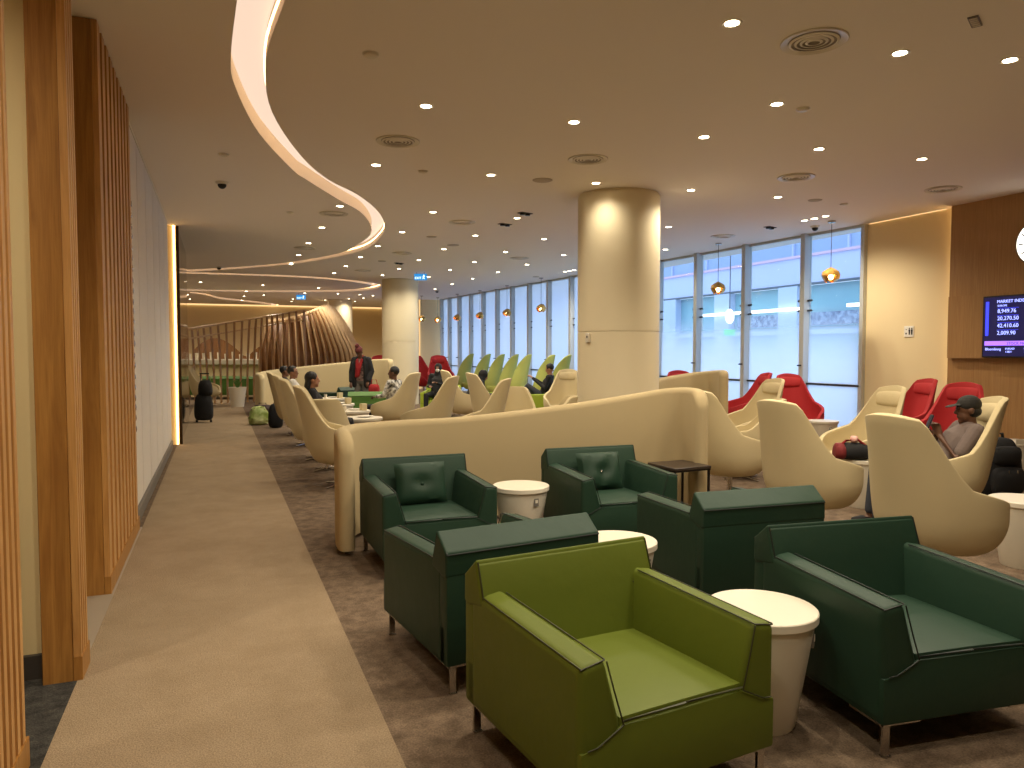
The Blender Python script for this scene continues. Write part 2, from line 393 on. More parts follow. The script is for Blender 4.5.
MB().box(.9,1.2,-30,55,5.45,9.5).build('upper_wall', mat('exterior_blue_grey',(150,172,206),.5), t, smooth=False)
MB().box(.3,.5,-30,55,-.05,4.22).build('lower_wall', M['ext2'], t, smooth=False)
MB().box(.1,.3,-30,55,2.25,2.45).build('sill_band', M['ext'], t, smooth=False)
for i in range(16):
    y = -22+i*4.3
    MB().box(-.05,.32,y,y+1.1,-.05,4.22).build('pier', M['ext'], t, smooth=False)
    if i%3!=1: MB().box(.18,.3,y+1.3,y+4.0,2.62,3.12).build('pattern_panel', M['extpat'], t, smooth=False)
for i in range(26):
    y = -25+i*3
    MB().box(.82,.9,y,y+.10,5.45,9.5).build('mullion', M['ext3'], t, smooth=False)
b = emis('tube_light_white', (255,255,250), 2.6, False)
for k, (y0, y1) in enumerate([(-18,-13.4),(-12.6,-8),(-7,1),(3,10)]):
    MB().box(-.3,-.1,y0,y1,3.22,3.34).build('tube_light', b, t, smooth=False)
# round lit sign and green sign in the hall outside
x_, y_ = G(729,24)
t = thing('hanging_sign', 'round white lit sign with green strip below, outside the glass', 'sign', (x_,y_,2.7), YAW)
b = MB(); b.lathe([(0,-.03),(.22,-.03),(.24,0),(.22,.03),(0,.03)],24); b.xform(Matrix.Rotation(pi/2,4,'X')); b.build('sign_face', emis('lit_sign_face',(255,255,255),3), t)
b = MB(); b.box(-.3,.3,-.03,.03,-.62,-.42); b.build('green_strip', emis('green_sign_face',(60,220,120),1.2), t)
MB().sweep([(0,0,.2),(0,0,3.2)],.015,n=6).build('hanging_rod', M['rail'], t)
# world: bluish daylight hall
wd = bpy.data.worlds.new('sky'); bpy.context.scene.world = wd; wd.use_nodes = True
bg = wd.node_tree.nodes['Background']; bg.inputs[0].default_value = (.66,.79,1.0,1); bg.inputs[1].default_value = 1.85
# ------------------------------------------------------------------ wood pillars and slats at the left
def pillar(name, label, x0, x1, y0, y1, nslat, zt=CEIL-.005, loc=None):
    t = thing(name, label, 'pillar', (x0,y0,0))
    w = x1-x0; L = y1-y0
    MB().box(0,w-.035,0,L,0,zt).bevel(.003,1).build('core', M['wood'], t)
    pitch = L/nslat
    for i in range(nslat):
        a = i*pitch
        MB().box(w-.035,w,a+(.0 if i else 0),a+pitch*.55,.12,zt).bevel(.002,1).build('slat', M['woodedge'], t)
    MB().box(w-.035,w+.004,0,L,0,.12).build('plinth', M['wood'], t)
    return t
pillar('wood_pillar', 'slatted oak pillar cut by the edge of the picture', -1.1,-.70,1.6,3.27,22)
pillar('wood_pillar', 'tall oak pillar with broad plain face before the cream wall strip', -.80,-.635,4.04,4.26,4)
pillar('wood_pillar', 'long oak pillar with ribbed side next to the white wall', -.86,-.675,5.42,7.35,9)
t = thing('mirror_strip', 'narrow strip of polished metal pieces between ribbed pillar and white wall', 'decoration', (-.72,7.40,0))
MB().box(-.05,.02,-.035,.035,.05,CEIL-.03).build('backing', M['dwood'], t, smooth=False)
for i in range(22):
    z = .9+i*.095+random.uniform(-.01,.01)
    b = MB(); b.ball((.02,random.uniform(-.01,.01),z), .02,.03,.04, n=10); b.build('metal_piece', M['chrome'], t)
# ------------------------------------------------------------------ columns
def column(label, px, pyt, r, name='column_1'):
    x, y = P(px, pyt, CEIL)
    t = struct(MB().lathe([(r,1.86),(r,CEIL-.03),(r*.97,CEIL-.02),(r*.97,CEIL)],64,(0,0)).build(name, M['columnpaint'], loc=(x,y,0)))
    t['label'] = label
    MB().lathe([(r,0),(r,1.845),(r*.985,1.85),(r*.985,1.86)],64).build('lower_casing', M['columnpaint'], t)
    return x, y
# centre = top silhouette row shifted back by the radius
c1 = column('thick round cream column in the middle of the room', 619, 196, .555, 'pillar_1')
c2 = column('slimmer looking round column beyond the curved partition', 400, 280, .54, 'pillar_2')
c3 = column('far round column behind the ribbed screen', 340, 300, .5, 'pillar_3')
# ------------------------------------------------------------------ armchair
def make_armchair(body, pipe, name='armchair'):
    t = thing(name, '', 'armchair')
    b = MB(); b.prism([(-.408,.14),(.408,.14),(.408,.325),(.35,.335),(.25,.385),(-.25,.385),(-.35,.335),(-.408,.325)],'y',-.40,.424).bevel(.012,2)
    b.build('frame', body, t)
    for s in (-1,1):
        poly = [(.41*s,.14),(.41*s,.60),(.315*s,.615),(.25*s,.38),(.25*s,.16)]
        A = [(x,.418,z) for x,z in poly]; B = [(x,-.36,z+(.02 if z>.5 else 0)) for x,z in poly]
        b = MB(); a = b.v(A); c = b.v(B); b.f(a); b.f(c[::-1])
        for i in range(5): b.f([a[i],a[(i+1)%5],c[(i+1)%5],c[i]])
        b.bevel(.03,4,20)
        arm = b.build('armrest', body, t)
        p = MB()
        p.sweep([(.313*s,.42,.606),(.285*s,.424,.50),(.252*s,.428,.388)],.003,n=6)
        p.sweep([(.252*s,.428,.388),(.35*s,.428,.337),(.385*s,.428,.334)],.003,n=6)
        p.sweep([(.403*s,.412,.594),(.318*s,.412,.610)],.003,n=6)
        p.sweep([(.404*s,.41,.597),(.404*s,-.26,.615)],.003,n=6)
        p.sweep([(.316*s,.41,.612),(.316*s,-.24,.63)],.003,n=6)
        p.build('piping', pipe, arm)
    b = MB(); b.hexa([(-.262,-.24,.36),(.262,-.24,.36),(.262,.415,.36),(-.262,.415,.36),(-.262,-.24,.395),(.262,-.24,.395),(.258,.412,.408),(-.258,.412,.408)])
    bmesh.ops.subdivide_edges(b.bm, edges=b.bm.edges, cuts=3, use_grid_fill=True)
    for v in b.bm.verts:
        if v.co.z > .39: v.co.z += .014*(1-(v.co.x/.27)**2)*(1-((v.co.y-.08)/.36)**2)
    b.bevel(.012,2,50)
    st = b.build('seat', body, t)
    MB().sweep([(-.25,.424,.398),(0,.424,.402),(.25,.424,.398)],.004,n=6).build('piping', pipe, st)
    # inner back cushion
    b = MB(); tx = [(-.256,.37),(.256,.37),(.314,.575),(.409,.575),(.409,.742),(-.409,.742),(-.409,.575),(-.314,.575)]
    yf = lambda z: -.180-(z-.37)*.345
    A = b.v([(x,yf(z),z) for x,z in tx]); B = b.v([(x,yf(z)-.03,z-.006) for x,z in tx]); b.f(A); b.f(B[::-1])
    for i in range(8): b.f([A[i],A[(i+1)%8],B[(i+1)%8],B[i]])
    b.bevel(.012,3); bk = b.build('backrest', body, t)
    # outer back panel
    MB().box(-.408,.408,-.422,-.34,.14,.64).bevel(.01,2).build('back_panel', body, t)
    # folded head roll, wider than the inner back
    b = MB(); b.prism([(-.258,.578),(-.316,.757),(-.422,.672),(-.424,.56),(-.40,.55)],'x',-.412,.412).bevel(.014,4,25)
    hr = b.build('head_roll', body, t)
    p = MB()
    for s in (-1,1): p.sweep([(.404*s,-.252,.578),(.404*s,-.309,.744),(.405*s,-.42,.668)],.004,n=6)
    p.sweep([(-.405,-.252,.577),(-.30,-.252,.577)],.004,n=6); p.sweep([(.405,-.252,.577),(.30,-.252,.577)],.004,n=6)
    p.sweep([(-.405,-.424,.664),(.405,-.424,.664)],.004,n=6)
    p.build('piping', pipe, hr)
    for sx in (-1,1):
        for sy in (-1,1):
            b = MB(); X, Y = .385*sx, .395*sy
            b.box(min(X,X-.03*sx),max(X,X-.03*sx),Y-.006,Y+.006,0,.14)
            b.box(min(X,X-.17*sx),max(X,X-.17*sx),Y-.007,Y+.007,.124,.14)
            b.box(X-.007,X+.007,min(Y,Y-.17*sy),max(Y,Y-.17*sy),.124,.14)
            b.box(min(X,X-.035*sx),max(X,X-.035*sx),Y-.012,Y+.012,0,.006)
            b.build('leg', M['chrome'], t, smooth=False)
    return t
AC = {k: Proto(lambda a=a, p=p: make_armchair(M[a], M[p])) for k, (a,p) in {'dark':('dgreen','dgreenp'),'olive':('olive','olivep'),'lime':('lime','limep'),'mid':('midgreen','midgreenp')}.items()}
def arm(kind, lat, d, phi, label, group=None, sc=None):
    x, y = W(lat, d); return AC[kind]((x,y,.006 if x < .65 and x > -.65 else 0), RZ(phi), label, group, sc or (1.04,1.04,1.0))
g_ = 'dark green armchairs around the white drum tables'
arm('olive', .385, 2.86, -62, 'bright olive green leather armchair in front of all the dark green ones')
a3 = arm('dark', -.14, 3.93, 119, 'dark green armchair seen from behind, directly behind the olive one', g_)
a5 = arm('dark', 1.735, 3.345, -75, 'dark green armchair right of the nearest white drum table, facing the camera', g_)
a4 = arm('dark', 1.40, 4.83, 107, 'dark green armchair seen from behind, in front of the small dark side table', g_)
a1 = arm('dark', -.66, 5.62, -68, 'dark green armchair with square cushion at the low end of the curved partition', g_)
a2 = arm('dark', .80, 6.20, -71, 'dark green armchair with rumpled cushion beside the dark side table', g_)
g2_ = 'green armchairs in the far seating area'
arm('mid', (369-512)/FPX*15.6, 15.6, 100, 'mid green armchair seen from behind in front of the standing woman', g2_)
arm('dark', (340-512)/FPX*17.6, 17.6, 150, 'dark green armchair by the far curved booth wall, left of standing woman', g2_)
arm('lime', (441-512)/FPX*18.0, 18.0, -95, 'lime armchair in which the masked person sits', g2_)
arm('lime', (497-512)/FPX*17.2, 17.2, 160, 'lime armchair in front of the row of tall green loungers', g2_)
arm('lime', (541-512)/FPX*16.9, 16.9, 165, 'lime armchair in which the man in black reclines', g2_)
for px, ph in ((199,100),(227,100),(255,90)):
    arm('mid', (px-512)/FPX*24.6, 24.6, ph, {199:'mid green armchair behind the ribs, nearest the mirror wall',227:'mid green armchair behind the white planter',255:'mid green armchair behind the ribs, nearest the far booth'}[px], g2_)
# cushions on the two far dark chairs
def cushion(lat, d, phi, label, rump):
    x, y = W(lat, d)
    t = thing('cushion', label, 'cushion', (x,y,.0), RZ(phi), 'green cushions on the dark armchairs')
    b = MB(); n = 12
    for sgn in (1,-1):
        g = {}
        for i in range(n+1):
            for j in range(n+1):
                u = i/n*2-1; v = j/n*2-1
                e = (1-abs(u)**3)*(1-abs(v)**3)
                th = .055*e**.45*(1-.45*math.exp(-(u*u+v*v)*14))+.003
                pinch = 1-.05*(1-abs(v))*abs(u)
                th += rump*.012*sin(7*u+3*v)*e
                g[i,j] = b.bm.verts.new((u*.205*pinch, sgn*th, v*.16+.0))
        for i in range(n):
            for j in range(n):
                q = [g[i,j],g[i+1,j],g[i+1,j+1],g[i,j+1]]
                b.f(q if sgn > 0 else q[::-1])
    bmesh.ops.remove_doubles(b.bm, verts=b.bm.verts, dist=.0065)
    b.xform(Matrix.Translation((0,-.145,.565))@Matrix.Rotation(radians(17),4,'X'))
    c = b.build('pad', M['dgreen'], t)
    b = MB(); b.ball((0,-.098,.565),.014,.007,.014,n=12); b.build('button', M['chrome'] if rump else M['dgreen'], t)
cushion(-.66,5.62,-68,'smooth dark green cushion with a centre button on the armchair at the partition\'s low end',0)
cushion(.80,6.20,-71,'wrinkled dark green cushion with a shiny button on the armchair by the side table',1)
# ------------------------------------------------------------------ high-back swivel lounge chair
def make_shell_chair(up, name, cat, Hf, Rx=.39, Ry=.41, lean=.17, zb=.27, headrest=True, nar=.16, tagm=None):
    t = thing(name, '', cat)
    n = 56; m = 16; b = MB(); rows = []
    tops = [Hf(abs(((i/n*360)+180)%360-180)) for i in range(n)]
    def pos(i, f):
        a = radians(i/n*360); top = tops[i]; z = zb+(top-zb)*f
        q = min(1,(z-zb)/.24); s = .56+.44*sqrt(max(0,1-(1-q)**2))
        nr = 1-nar*sstep(.55,1.15,z) if cos(a) > -.2 else 1
        x = Rx*sin(a)*s*nr; y = -Ry*cos(a)*s
        if z > .42: y -= lean*((z-.42)/.78)**1.15*max(0,min(1,(cos(a)+.35)/.9))
        # flatten the back in plan
        return (x,y,z)
    for j in range(m+1): rows.append(b.v([pos(i,(j/m)**1.25) for i in range(n)]))
    for j in range(m):
        for i in range(n): b.f([rows[j][i],rows[j][(i+1)%n],rows[j+1][(i+1)%n],rows[j+1][i]])
    inner = b.v([(v.co.x*.5,v.co.y*.5,zb-.012) for v in rows[0]]); cv = b.bm.verts.new((0,0,zb-.015))
    for i in range(n):
        b.f([inner[i],inner[(i+1)%n],rows[0][(i+1)%n],rows[0][i]]); b.f([cv,inner[(i+1)%n],inner[i]])
    bmesh.ops.recalc_face_normals(b.bm, faces=b.bm.faces)
    # make sure normals point outwards
    fc = min(b.bm.faces, key=lambda f: f.calc_center_median().z)
    if fc.normal.z > 0: bmesh.ops.reverse_faces(b.bm, faces=b.bm.faces)
    o = b.build('shell', up, t, fixn=False)
    md = o.modifiers.new('sol','SOLIDIFY'); md.thickness = .05; md.offset = -1
    md = o.modifiers.new('bev','BEVEL'); md.width = .018; md.segments = 3; md.limit_method = 'ANGLE'; md.angle_limit = radians(50)
    b = MB(); b.lathe([(0,.30),(.26,.30),(.295,.33),(.30,.40),(.27,.435),(0,.445)],36,(0,.02),1,1.05); b.build('seat', up, t)
    if headrest:
        b = MB(); zz = .98
        zz = 1.05; b.sweep([(-.17,-.425,zz),(-.09,-.468,zz),(0,-.485,zz),(.09,-.468,zz),(.17,-.425,zz)],[.075,.085,.088,.085,.075],[.022]*5,side=(0,-.25,1),n=14); b.build('headrest', up, t)
    b = MB(); b.lathe([(0,.02),(.035,.02),(.03,.05),(.03,.27),(0,.27)],16); b.build('pedestal', M['chrome'], t)
    b = MB()
    for k in range(4):
        a = pi/4+k*pi/2; b.sweep([(0,0,.035),(.28*cos(a),.28*sin(a),.012)],[.022,.012],[.014,.010],side=(0,0,1),n=8)
    b.build('star_base', M['chrome'], t)
    MB().box(-.008,.008,-.352,-.338,.31,.36).build('zip_tag', M['black'], t, smooth=False)
    return t
def H_lounge(a):
    if a < 40: return 1.19-.03*(a/40)**2
    if a < 74: return 1.16-.44*sstep(38,74,a)
    if a < 135: return .72-.14*(a-74)/61
    return .58-.18*sstep(135,168,a)
def H_low(a):
    if a < 38: return 1.0
    if a < 86: return 1.0-.36*sstep(38,86,a)
    if a < 128: return .64-.10*sstep(86,128,a)
    return .54-.16*sstep(128,165,a)
def H_wing(a):
    t = (1-cos(radians(a)))/2
    return .50+.98*sqrt(max(0,1-(t/.46)**2))
LC = {'cream':Proto(lambda: make_shell_chair(M['cream'],'lounge_chair','chair',H_lounge)),
      'red':Proto(lambda: make_shell_chair(M['red'],'lounge_chair','chair',H_lounge)),
      'low':Proto(lambda: make_shell_chair(M['cream'],'lounge_chair','chair',H_low,headrest=False)),
      'wing':Proto(lambda: make_shell_chair(M['wing'],'wing_lounger','chair',H_wing,Rx=.40,Ry=.44,lean=.14,headrest=False,nar=.25))}
def lch(kind, px, d, phi, label, group, sc=None):
    x, y = G(px, d); return LC[kind]((x,y,.006 if x < .65 else 0), RZ(phi), label, group, sc)
gr = 'cream high-back lounge chairs in the right seating area'
lch('cream', 943,4.95, 24, 'cream high-back lounge chair seen from behind, nearest behind the dark green armchairs', gr)
lch('cream', 815,6.35, 30, 'cream high-back lounge chair in the middle of three turned away', gr)
lch('cream', 731,7.95, 30, 'cream high-back lounge chair at the tall end of the curved partition', gr)
lch('cream', 858,8.35,195, 'cream high-back lounge chair behind the red and black bag', gr)
lch('cream', 748,10.6,200, 'cream high-back lounge chair just left of the lone front-facing red chair', gr)
fch = lch('cream', 936,6.6,170, 'cream high-back lounge chair in which the man with a cap sits', gr)
lch('low', 742,9.2,165, 'cream low-back lounge chair with its arm rising behind the tall cream one', gr)
rr = 'red high-back lounge chairs'
lch('red', 800,12.5,-88, 'red high-back lounge chair facing the room in front of the glazing', rr)
lch('red', 898,10.6,190, 'red high-back lounge chair in side view before the cream wall', rr)
lch('red', 950,9.1,-140, 'red high-back lounge chair behind the man with a cap, by the wood wall', rr)
lch('red', 741,13.5,185, 'red high-back lounge chair half hidden behind a cream chair by the glazing', rr)
lch('red', 684,14.6,-90, 'red high-back lounge chair peeking over the small beige partition', rr)
lch('red', 441,25.5,-75, 'red high-back lounge chair at the far end of the glazing', rr, (1.2,1.2,1.2))
lch('red', 424,26.5,-50, 'red high-back lounge chair just right of the far column', rr, (1.2,1.2,1.2))
lch('red', 377,25.5,-90, 'red high-back lounge chair behind the far booth wall', rr, (1.2,1.2,1.2))
gl = 'cream high-back lounge chairs along the aisle'
lch('cream', 343,8.75, 15, 'cream high-back lounge chair of the aisle row nearest the curved partition', gl)
lch('cream', 319,10.9, 15, 'cream high-back lounge chair second in the aisle row from the partition', gl)
lch('cream', 308,12.5, 15, 'cream high-back lounge chair third in the aisle row from the partition', gl)
lch('cream', 298,14.1, 15, 'cream high-back lounge chair fourth in the aisle row from the partition', gl)
lch('low', 326,9.85,100, 'cream low-back lounge chair between the first two chairs of the aisle row', gl, (.8,.8,.97))
gm = 'cream high-back lounge chairs in the far middle seating area'
lch('cream', 392,13.9,160, 'cream high-back lounge chair holding the person in patterned shirt', gm)
lch('cream', 425,12.0,165, 'cream high-back lounge chair with arm sweeping low, right of the patterned shirt', gm)
lch('cream', 467,15.6, 20, 'cream high-back lounge chair turned right, beside the masked person', gm)
lch('cream', 473,10.9,170, 'cream high-back lounge chair in front of the person in a black headscarf', gm)
lch('cream', 495,13.8, 25, 'cream high-back lounge chair turned right, behind the black headscarf', gm)
lch('low', 513,11.7,-90, 'cream low-back lounge chair just over the middle of the curved partition', gm)
lch('cream', 562,15.6,-110, 'cream high-back lounge chair beside the thick column', gm)
lch('cream', 206,21.2, 10, 'cream high-back lounge chair behind the black luggage', gm)
lch('low', 538,9.7,180, 'cream low-back lounge chair beside the thick column base', gm)
gw = 'pale green wing loungers by the glazing'
labs = ['farthest from the thick column','second from the far end of the row','third from the far end of the row','fourth from the far end of the row','fifth from the far end, touching the fourth','right behind the knees of the reclining man','right behind the reclining man','half hidden by the thick column']
for px, l in zip((458,474,487,500,512,534,549,571), labs):
    a = (px-512)/FPX; dx, dy = W(a,1); d = 8.15/dx
    lch('wing', px, d, 165, 'tall pale green wing lounger by the glazing, '+l, gw, (.82,.95,1.0))
# ------------------------------------------------------------------ tub tables
def make_tub():
    t = thing('drum_table', '', 'table')
    MB().lathe([(0,.0),(.140,0),(.145,.01),(.218,.462),(0,.462)],48).build('body', M['white'], t)
    MB().lathe([(0,.4625),(.229,.4625),(.232,.466),(.232,.496),(.228,.50),(0,.50)],48).build('table_top', M['white'], t)
    b = MB(); b.box(-.022,.022,.19,.213,.36,.42); b.xform(Matrix.Rotation(0,4,'Z')); s = b.build('socket_plate', M['greytrim'], t, smooth=False)
    b = MB(); b.box(-.012,.012,.21,.216,.385,.41); b.build('socket', M['white'], s, smooth=False)
    return t
TB = Proto(make_tub)
def tub(px, d, label, phi=-40, sc=None, group='white drum tables'):
    x, y = G(px, d); return TB((x,y,0), RZ(phi), label, group, sc)
tub(765,3.14,'nearest white drum table, between the olive and the dark armchair',-25)
tub(618,4.26,'white drum table behind the olive armchair\'s backrest')
tub(521,6.02,'white drum table between the two armchairs with cushions',-55)
tub(866,7.55,'white drum table with the red and black bag on it',-70,(1.1,1.1,1.0))
tub(1029,5.45,'white drum table cut by the picture edge below the backpack')
tub(1018,9.0,'white drum table against the wood wall behind the backpack')
tub(824,11.6,'white drum table in front of the lone red chair by the glazing',-80)
tb = 'white dish tables in the far seating area'
dish = [(362,11.6),(352,13.0),(338,14.6),(331,16.4)]
for (px, d), l in zip(dish, ('nearest over the partition','second, with a cup and box','third, full of dishes','farthest, by the people seated')):
    tub(px, d, 'wide white table in the far seating area, '+l, 90, (1.35,1.35,1.1), tb)
# dishes, cups and boxes on them
pl_ = Proto(lambda: tag(MB().lathe([(0,0),(.06,0),(.10,.014),(.104,.014),(.062,.006),(0,.006)],20).build('plate', M['white']), None, 'plate'))
cp_ = Proto(lambda: tag(MB().lathe([(0,0),(.028,0),(.036,.09),(.032,.09),(.026,.006),(0,.006)],16).build('paper_cup', M['white']), None, 'cup'))
bx_ = Proto(lambda: tag(MB().box(-.05,.05,-.05,.05,0,.12).bevel(.006,2).build('napkin_box', M['cream']), None, 'box'))
tops = ['nearest','second','third','farthest']
for k, (px, d) in enumerate(dish):
    x, y = G(px,d); zt = .5505
    pl_((x+.05,y+.04,zt), 0, 'white plate on the %s of the four far dish tables'%tops[k], 'plates on the dish tables', (1.25,1.25,1.25))
    if k in (1,2,3): cp_((x-.14,y-.10,zt), 0, 'white cup on the %s of the four far dish tables'%tops[k], 'cups on the dish tables')
    if k in (1,2,3): bx_((x+.17,y-.12,zt), .3, 'cream napkin box on the %s of the four far dish tables'%tops[k], 'boxes on the dish tables')
# dark side table
x, y = G(680,6.75)
t = thing('side_table', 'small dark rectangular side table beside the armchair with rumpled cushion', 'table', (x,y,0), RZ(25)); t.scale = (.85,.85,1)
MB().box(-.24,.24,-.24,.24,.535,.56).bevel(.004,1).build('table_top', M['dwood'], t)
MB().box(-.235,.235,-.235,.235,.52,.535).build('top_frame', M['dmetal'], t, smooth=False)
for sx in (-1,1):
    for sy in (-1,1):
        MB().box(.22*sx-.01,.22*sx+.01,.22*sy-.01,.22*sy+.01,.0,.52).build('leg', M['dmetal'], t, smooth=False)
MB().box(-.22,.22,.212,.228,.0,.016).build('base_bar', M['dmetal'], t, smooth=False)
# ------------------------------------------------------------------ curved partitions
def partition(name, label, pts, m, th=.11, rc=.16):
    # pts: (lat, depth, height)
    path = catmull([W(a,b)+(h,) for a,b,h in pts], 14)
    S = [0]
    for a, b in zip(path, path[1:]): S.append(S[-1]+hypot(b[0]-a[0], b[1]-a[1]))
    tot = S[-1]
    # extra samples near the ends
    ss = sorted(set([round(x,4) for x in [tot*i/90 for i in range(91)]+[rc*(1-cos(pi/2*i/8)) for i in range(9)]+[tot-rc*(1-cos(pi/2*i/8)) for i in range(9)]]))
    def at(s):
        for i in range(len(S)-1):
            if S[i+1] >= s-1e-9:
                f = (s-S[i])/max(1e-9,S[i+1]-S[i]); return [a+(b-a)*f for a,b in zip(path[i],path[i+1])], Vector((path[i+1][0]-path[i][0], path[i+1][1]-path[i][1])).normalized()
    b = MB(); rings = []
    for s in ss:
        (x,y,h), tg = at(min(s,tot)); e = min(s, tot-s)
        dz = rc-sqrt(max(0,rc*rc-(rc-e)**2)) if e < rc else 0
        half = th/2*(sqrt(max(0,1-(1-min(1,e/(th/2)))**2))*.85+.15 if e < th/2 else 1)
        top = h-dz; nx, ny = -tg.y, tg.x; r = min(half,.055)
        sec = [(-half*.96,.04),(-half,.08)]+[(-half,top*.5),(-half,top-r)]+[(-half+r-r*cos(a),top-r+r*sin(a)) for a in (pi/6,pi/3,pi/2)]
        sec += [(half-r+r*sin(a),top-r+r*cos(a)) for a in (0,pi/6,pi/3)]+[(half,top-r),(half,top*.5),(half,.08),(half*.96,.04)]
        rings.append(b.v([(x+nx*o,y+ny*o,z) for o,z in sec]))
    k = len(rings[0])
    for a, c in zip(rings, rings[1:]):
        for i in range(k): b.f([a[i],a[(i+1)%k],c[(i+1)%k],c[i]])
    b.f(rings[0]); b.f(rings[-1][::-1])
    o0 = path[len(path)//2]
    t = thing(name, label, 'partition', (o0[0],o0[1],0))
    b.xform(Matrix.Translation((-o0[0],-o0[1],0)))
    b.build('padded_panel', m, t)
    for s in (.12, tot*.33, tot*.66, tot-.12):
        (x,y,h), tg = at(s); q = MB(); q.lathe([(0,0),(.03,0),(.03,.045),(0,.045)],14,(x-o0[0],y-o0[1])); q.build('foot', M['chrome'], t)
    return t
partition('curved_partition', 'long beige curved partition sloping up behind the dark green armchairs',
    [(-1.27,5.68,.97),(-1.38,6.0,.97),(-1.34,6.35,.97),(-1.05,6.66,.97),(-.5,6.9,.98),(.1,7.08,1.03),(.7,7.22,1.10),(1.2,7.34,1.17),(1.5,7.34,1.22),(1.68,7.22,1.24),(1.75,7.0,1.24),(1.76,6.8,1.24)], M['partition'], .13, .2)
def ppx(l): return [((px-512)/FPX*d, d, h) for px,d,h in l]
partition('small_partition', 'short beige partition rising to the right in front of the glazing',
    ppx([(652,11.3,1.14),(664,11.6,1.18),(690,11.9,1.24),(712,11.8,1.28),(722,11.4,1.30),(724,11.0,1.30)]), M['partition'], .14, .1)
partition('booth_wall', 'far cream booth wall behind the standing woman',
    ppx([(262,18.0,1.02),(258,18.7,1.04),(275,19.4,1.10),(305,19.8,1.18),(340,20.0,1.27),(370,20.0,1.35),(386,19.6,1.38),(391,18.8,1.38)]), M['cream'], .14, .15)
# ------------------------------------------------------------------ ribbed wooden nest
def rib(t, bx, by, h, inward, lean, w=.05, dd=.09, mtl='screenwood', ang=0):
    # a tall curved rib standing at bx,by; leans by 'lean' (vector) towards its top
    b = MB(); pts = []
    for i in range(9):
        f = i/8; k = f*f
        pts.append((bx+inward[0]*(sin(f*pi)*-.0)+lean[0]*k, by+lean[1]*k, h*f))
    b.sweep(pts, w/2, dd/2, side=(cos(ang),sin(ang),0), n=4, round_ends=False)
    return b.build('rib', M[mtl], t, smooth=False)
t = thing('ribbed_screen', 'open screen of slender wooden ribs with sloping top rails', 'screen', (0,0,0))
rp = []
for i in range(19):
    f = i/18; px = 188+f*118; d = 21.6+1.6*f+.5*sin(f*pi); x, y = G(px,d)
    zt = 1.6+(HZ-(329.5-19*f))*d/FPX
    rp.append((x,y,zt)); rib(t, x, y, zt, (0,0), (-.10*sin(f*9),0), .07, .13, ang=-YAW)
MB().sweep([(x,y,z) for x,y,z in rp], .025,.04,n=6).build('top_rail', M['ribwood'], t)
MB().sweep([(x,y,z-.28) for x,y,z in rp], .018,.03,n=6).build('lower_rail', M['ribwood'], t)
x0,y0,_ = rp[9]; 
def recentre(t, x, y):
    t.location = (x,y,0)
    for c in t.children: c.matrix_parent_inverse = Matrix.Identity(4); c.location = (c.location.x-x, c.location.y-y, c.location.z)
recentre(t, x0, y0)
t = thing('ribbed_shell', 'solid brown wooden shell with pale ribs, curving like a nest', 'screen', (0,0,0))
cxy = G(292,26.3); prof = []
ribs = []
for i in range(20):
    f = i/19
    # arc swung round the nest centre: from the left front to the right side
    a = radians(-98+f*108)-YAW; R = 2.2
    ribs.append((a, R, 2.55+.62*sstep(0,.85,f)-.1*sstep(.85,1,f)))
def nest(a, R, z, zt):
    r = R*(1+.07*sin(min(1,z/2.0)*pi))-.75*max(0,(z-1.4)/1.6)**1.7
    return (cxy[0]+r*cos(a), cxy[1]+r*sin(a), z)
b = MB(); grid = []
for a, R, zt in ribs: grid.append([nest(a,R,zt*j/14,zt) for j in range(15)])
vo = [b.v(g) for g in grid]; vi = [b.v([(p[0]-.05*cos(r[0]),p[1]-.05*sin(r[0]),p[2]) for p in g]) for g,r in zip(grid,ribs)]
for i in range(19):
    for j in range(14):
        b.f([vo[i][j],vo[i+1][j],vo[i+1][j+1],vo[i][j+1]]); b.f([vi[i][j+1],vi[i+1][j+1],vi[i+1][j],vi[i][j]])
    b.f([vo[i][14],vo[i+1][14],vi[i+1][14],vi[i][14]])
b.build('shell_panel', M['ribdark'], t)
for i, (a, R, zt) in enumerate(ribs):
    pts = [Vector(nest(a,R,zt*j/14,zt))+Vector((cos(a),sin(a),0))*.06 for j in range(15)]
    MB().sweep(pts, .028,.08, side=(-sin(a),cos(a),0), n=4, round_ends=False).build('rib', M['ribwood'], t, smooth=False)
b = MB(); b.sweep([Vector(nest(a,R,zt,zt))+Vector((cos(a),sin(a),0))*.03 for a,R,zt in ribs], .07,.025,side=(0,0,1),n=6); 
b.build('top_rail', M['ribwood'], t)
recentre(t, *cxy)
t = thing('curved_back_panel', 'low brown wooden hump seen between the slender ribs', 'screen', (0,0,0))
b = MB(); pa = []
for i in range(25):
    f = i/24; px = 194+f*92; d = 29+1.0*sin(f*pi); x, y = G(px,d); zt = 1.3+.85*abs(sin((f*1.55+.12)*pi))*(1-.25*f)
    pa.append((x,y,zt))
lo = b.v([(x,y,.0) for x,y,z in pa]); hi = b.v([(x,y,z) for x,y,z in pa]); lo2 = b.v([(x,y+.08,.0) for x,y,z in pa]); hi2 = b.v([(x,y+.08,z) for x,y,z in pa])
for i in range(24):
    b.f([lo[i],lo[i+1],hi[i+1],hi[i]]); b.f([hi2[i],hi2[i+1],lo2[i+1],lo2[i]]); b.f([hi[i],hi[i+1],hi2[i+1],hi2[i]])
b.build('panel', M['ribdark'], t); recentre(t, pa[12][0], pa[12][1])
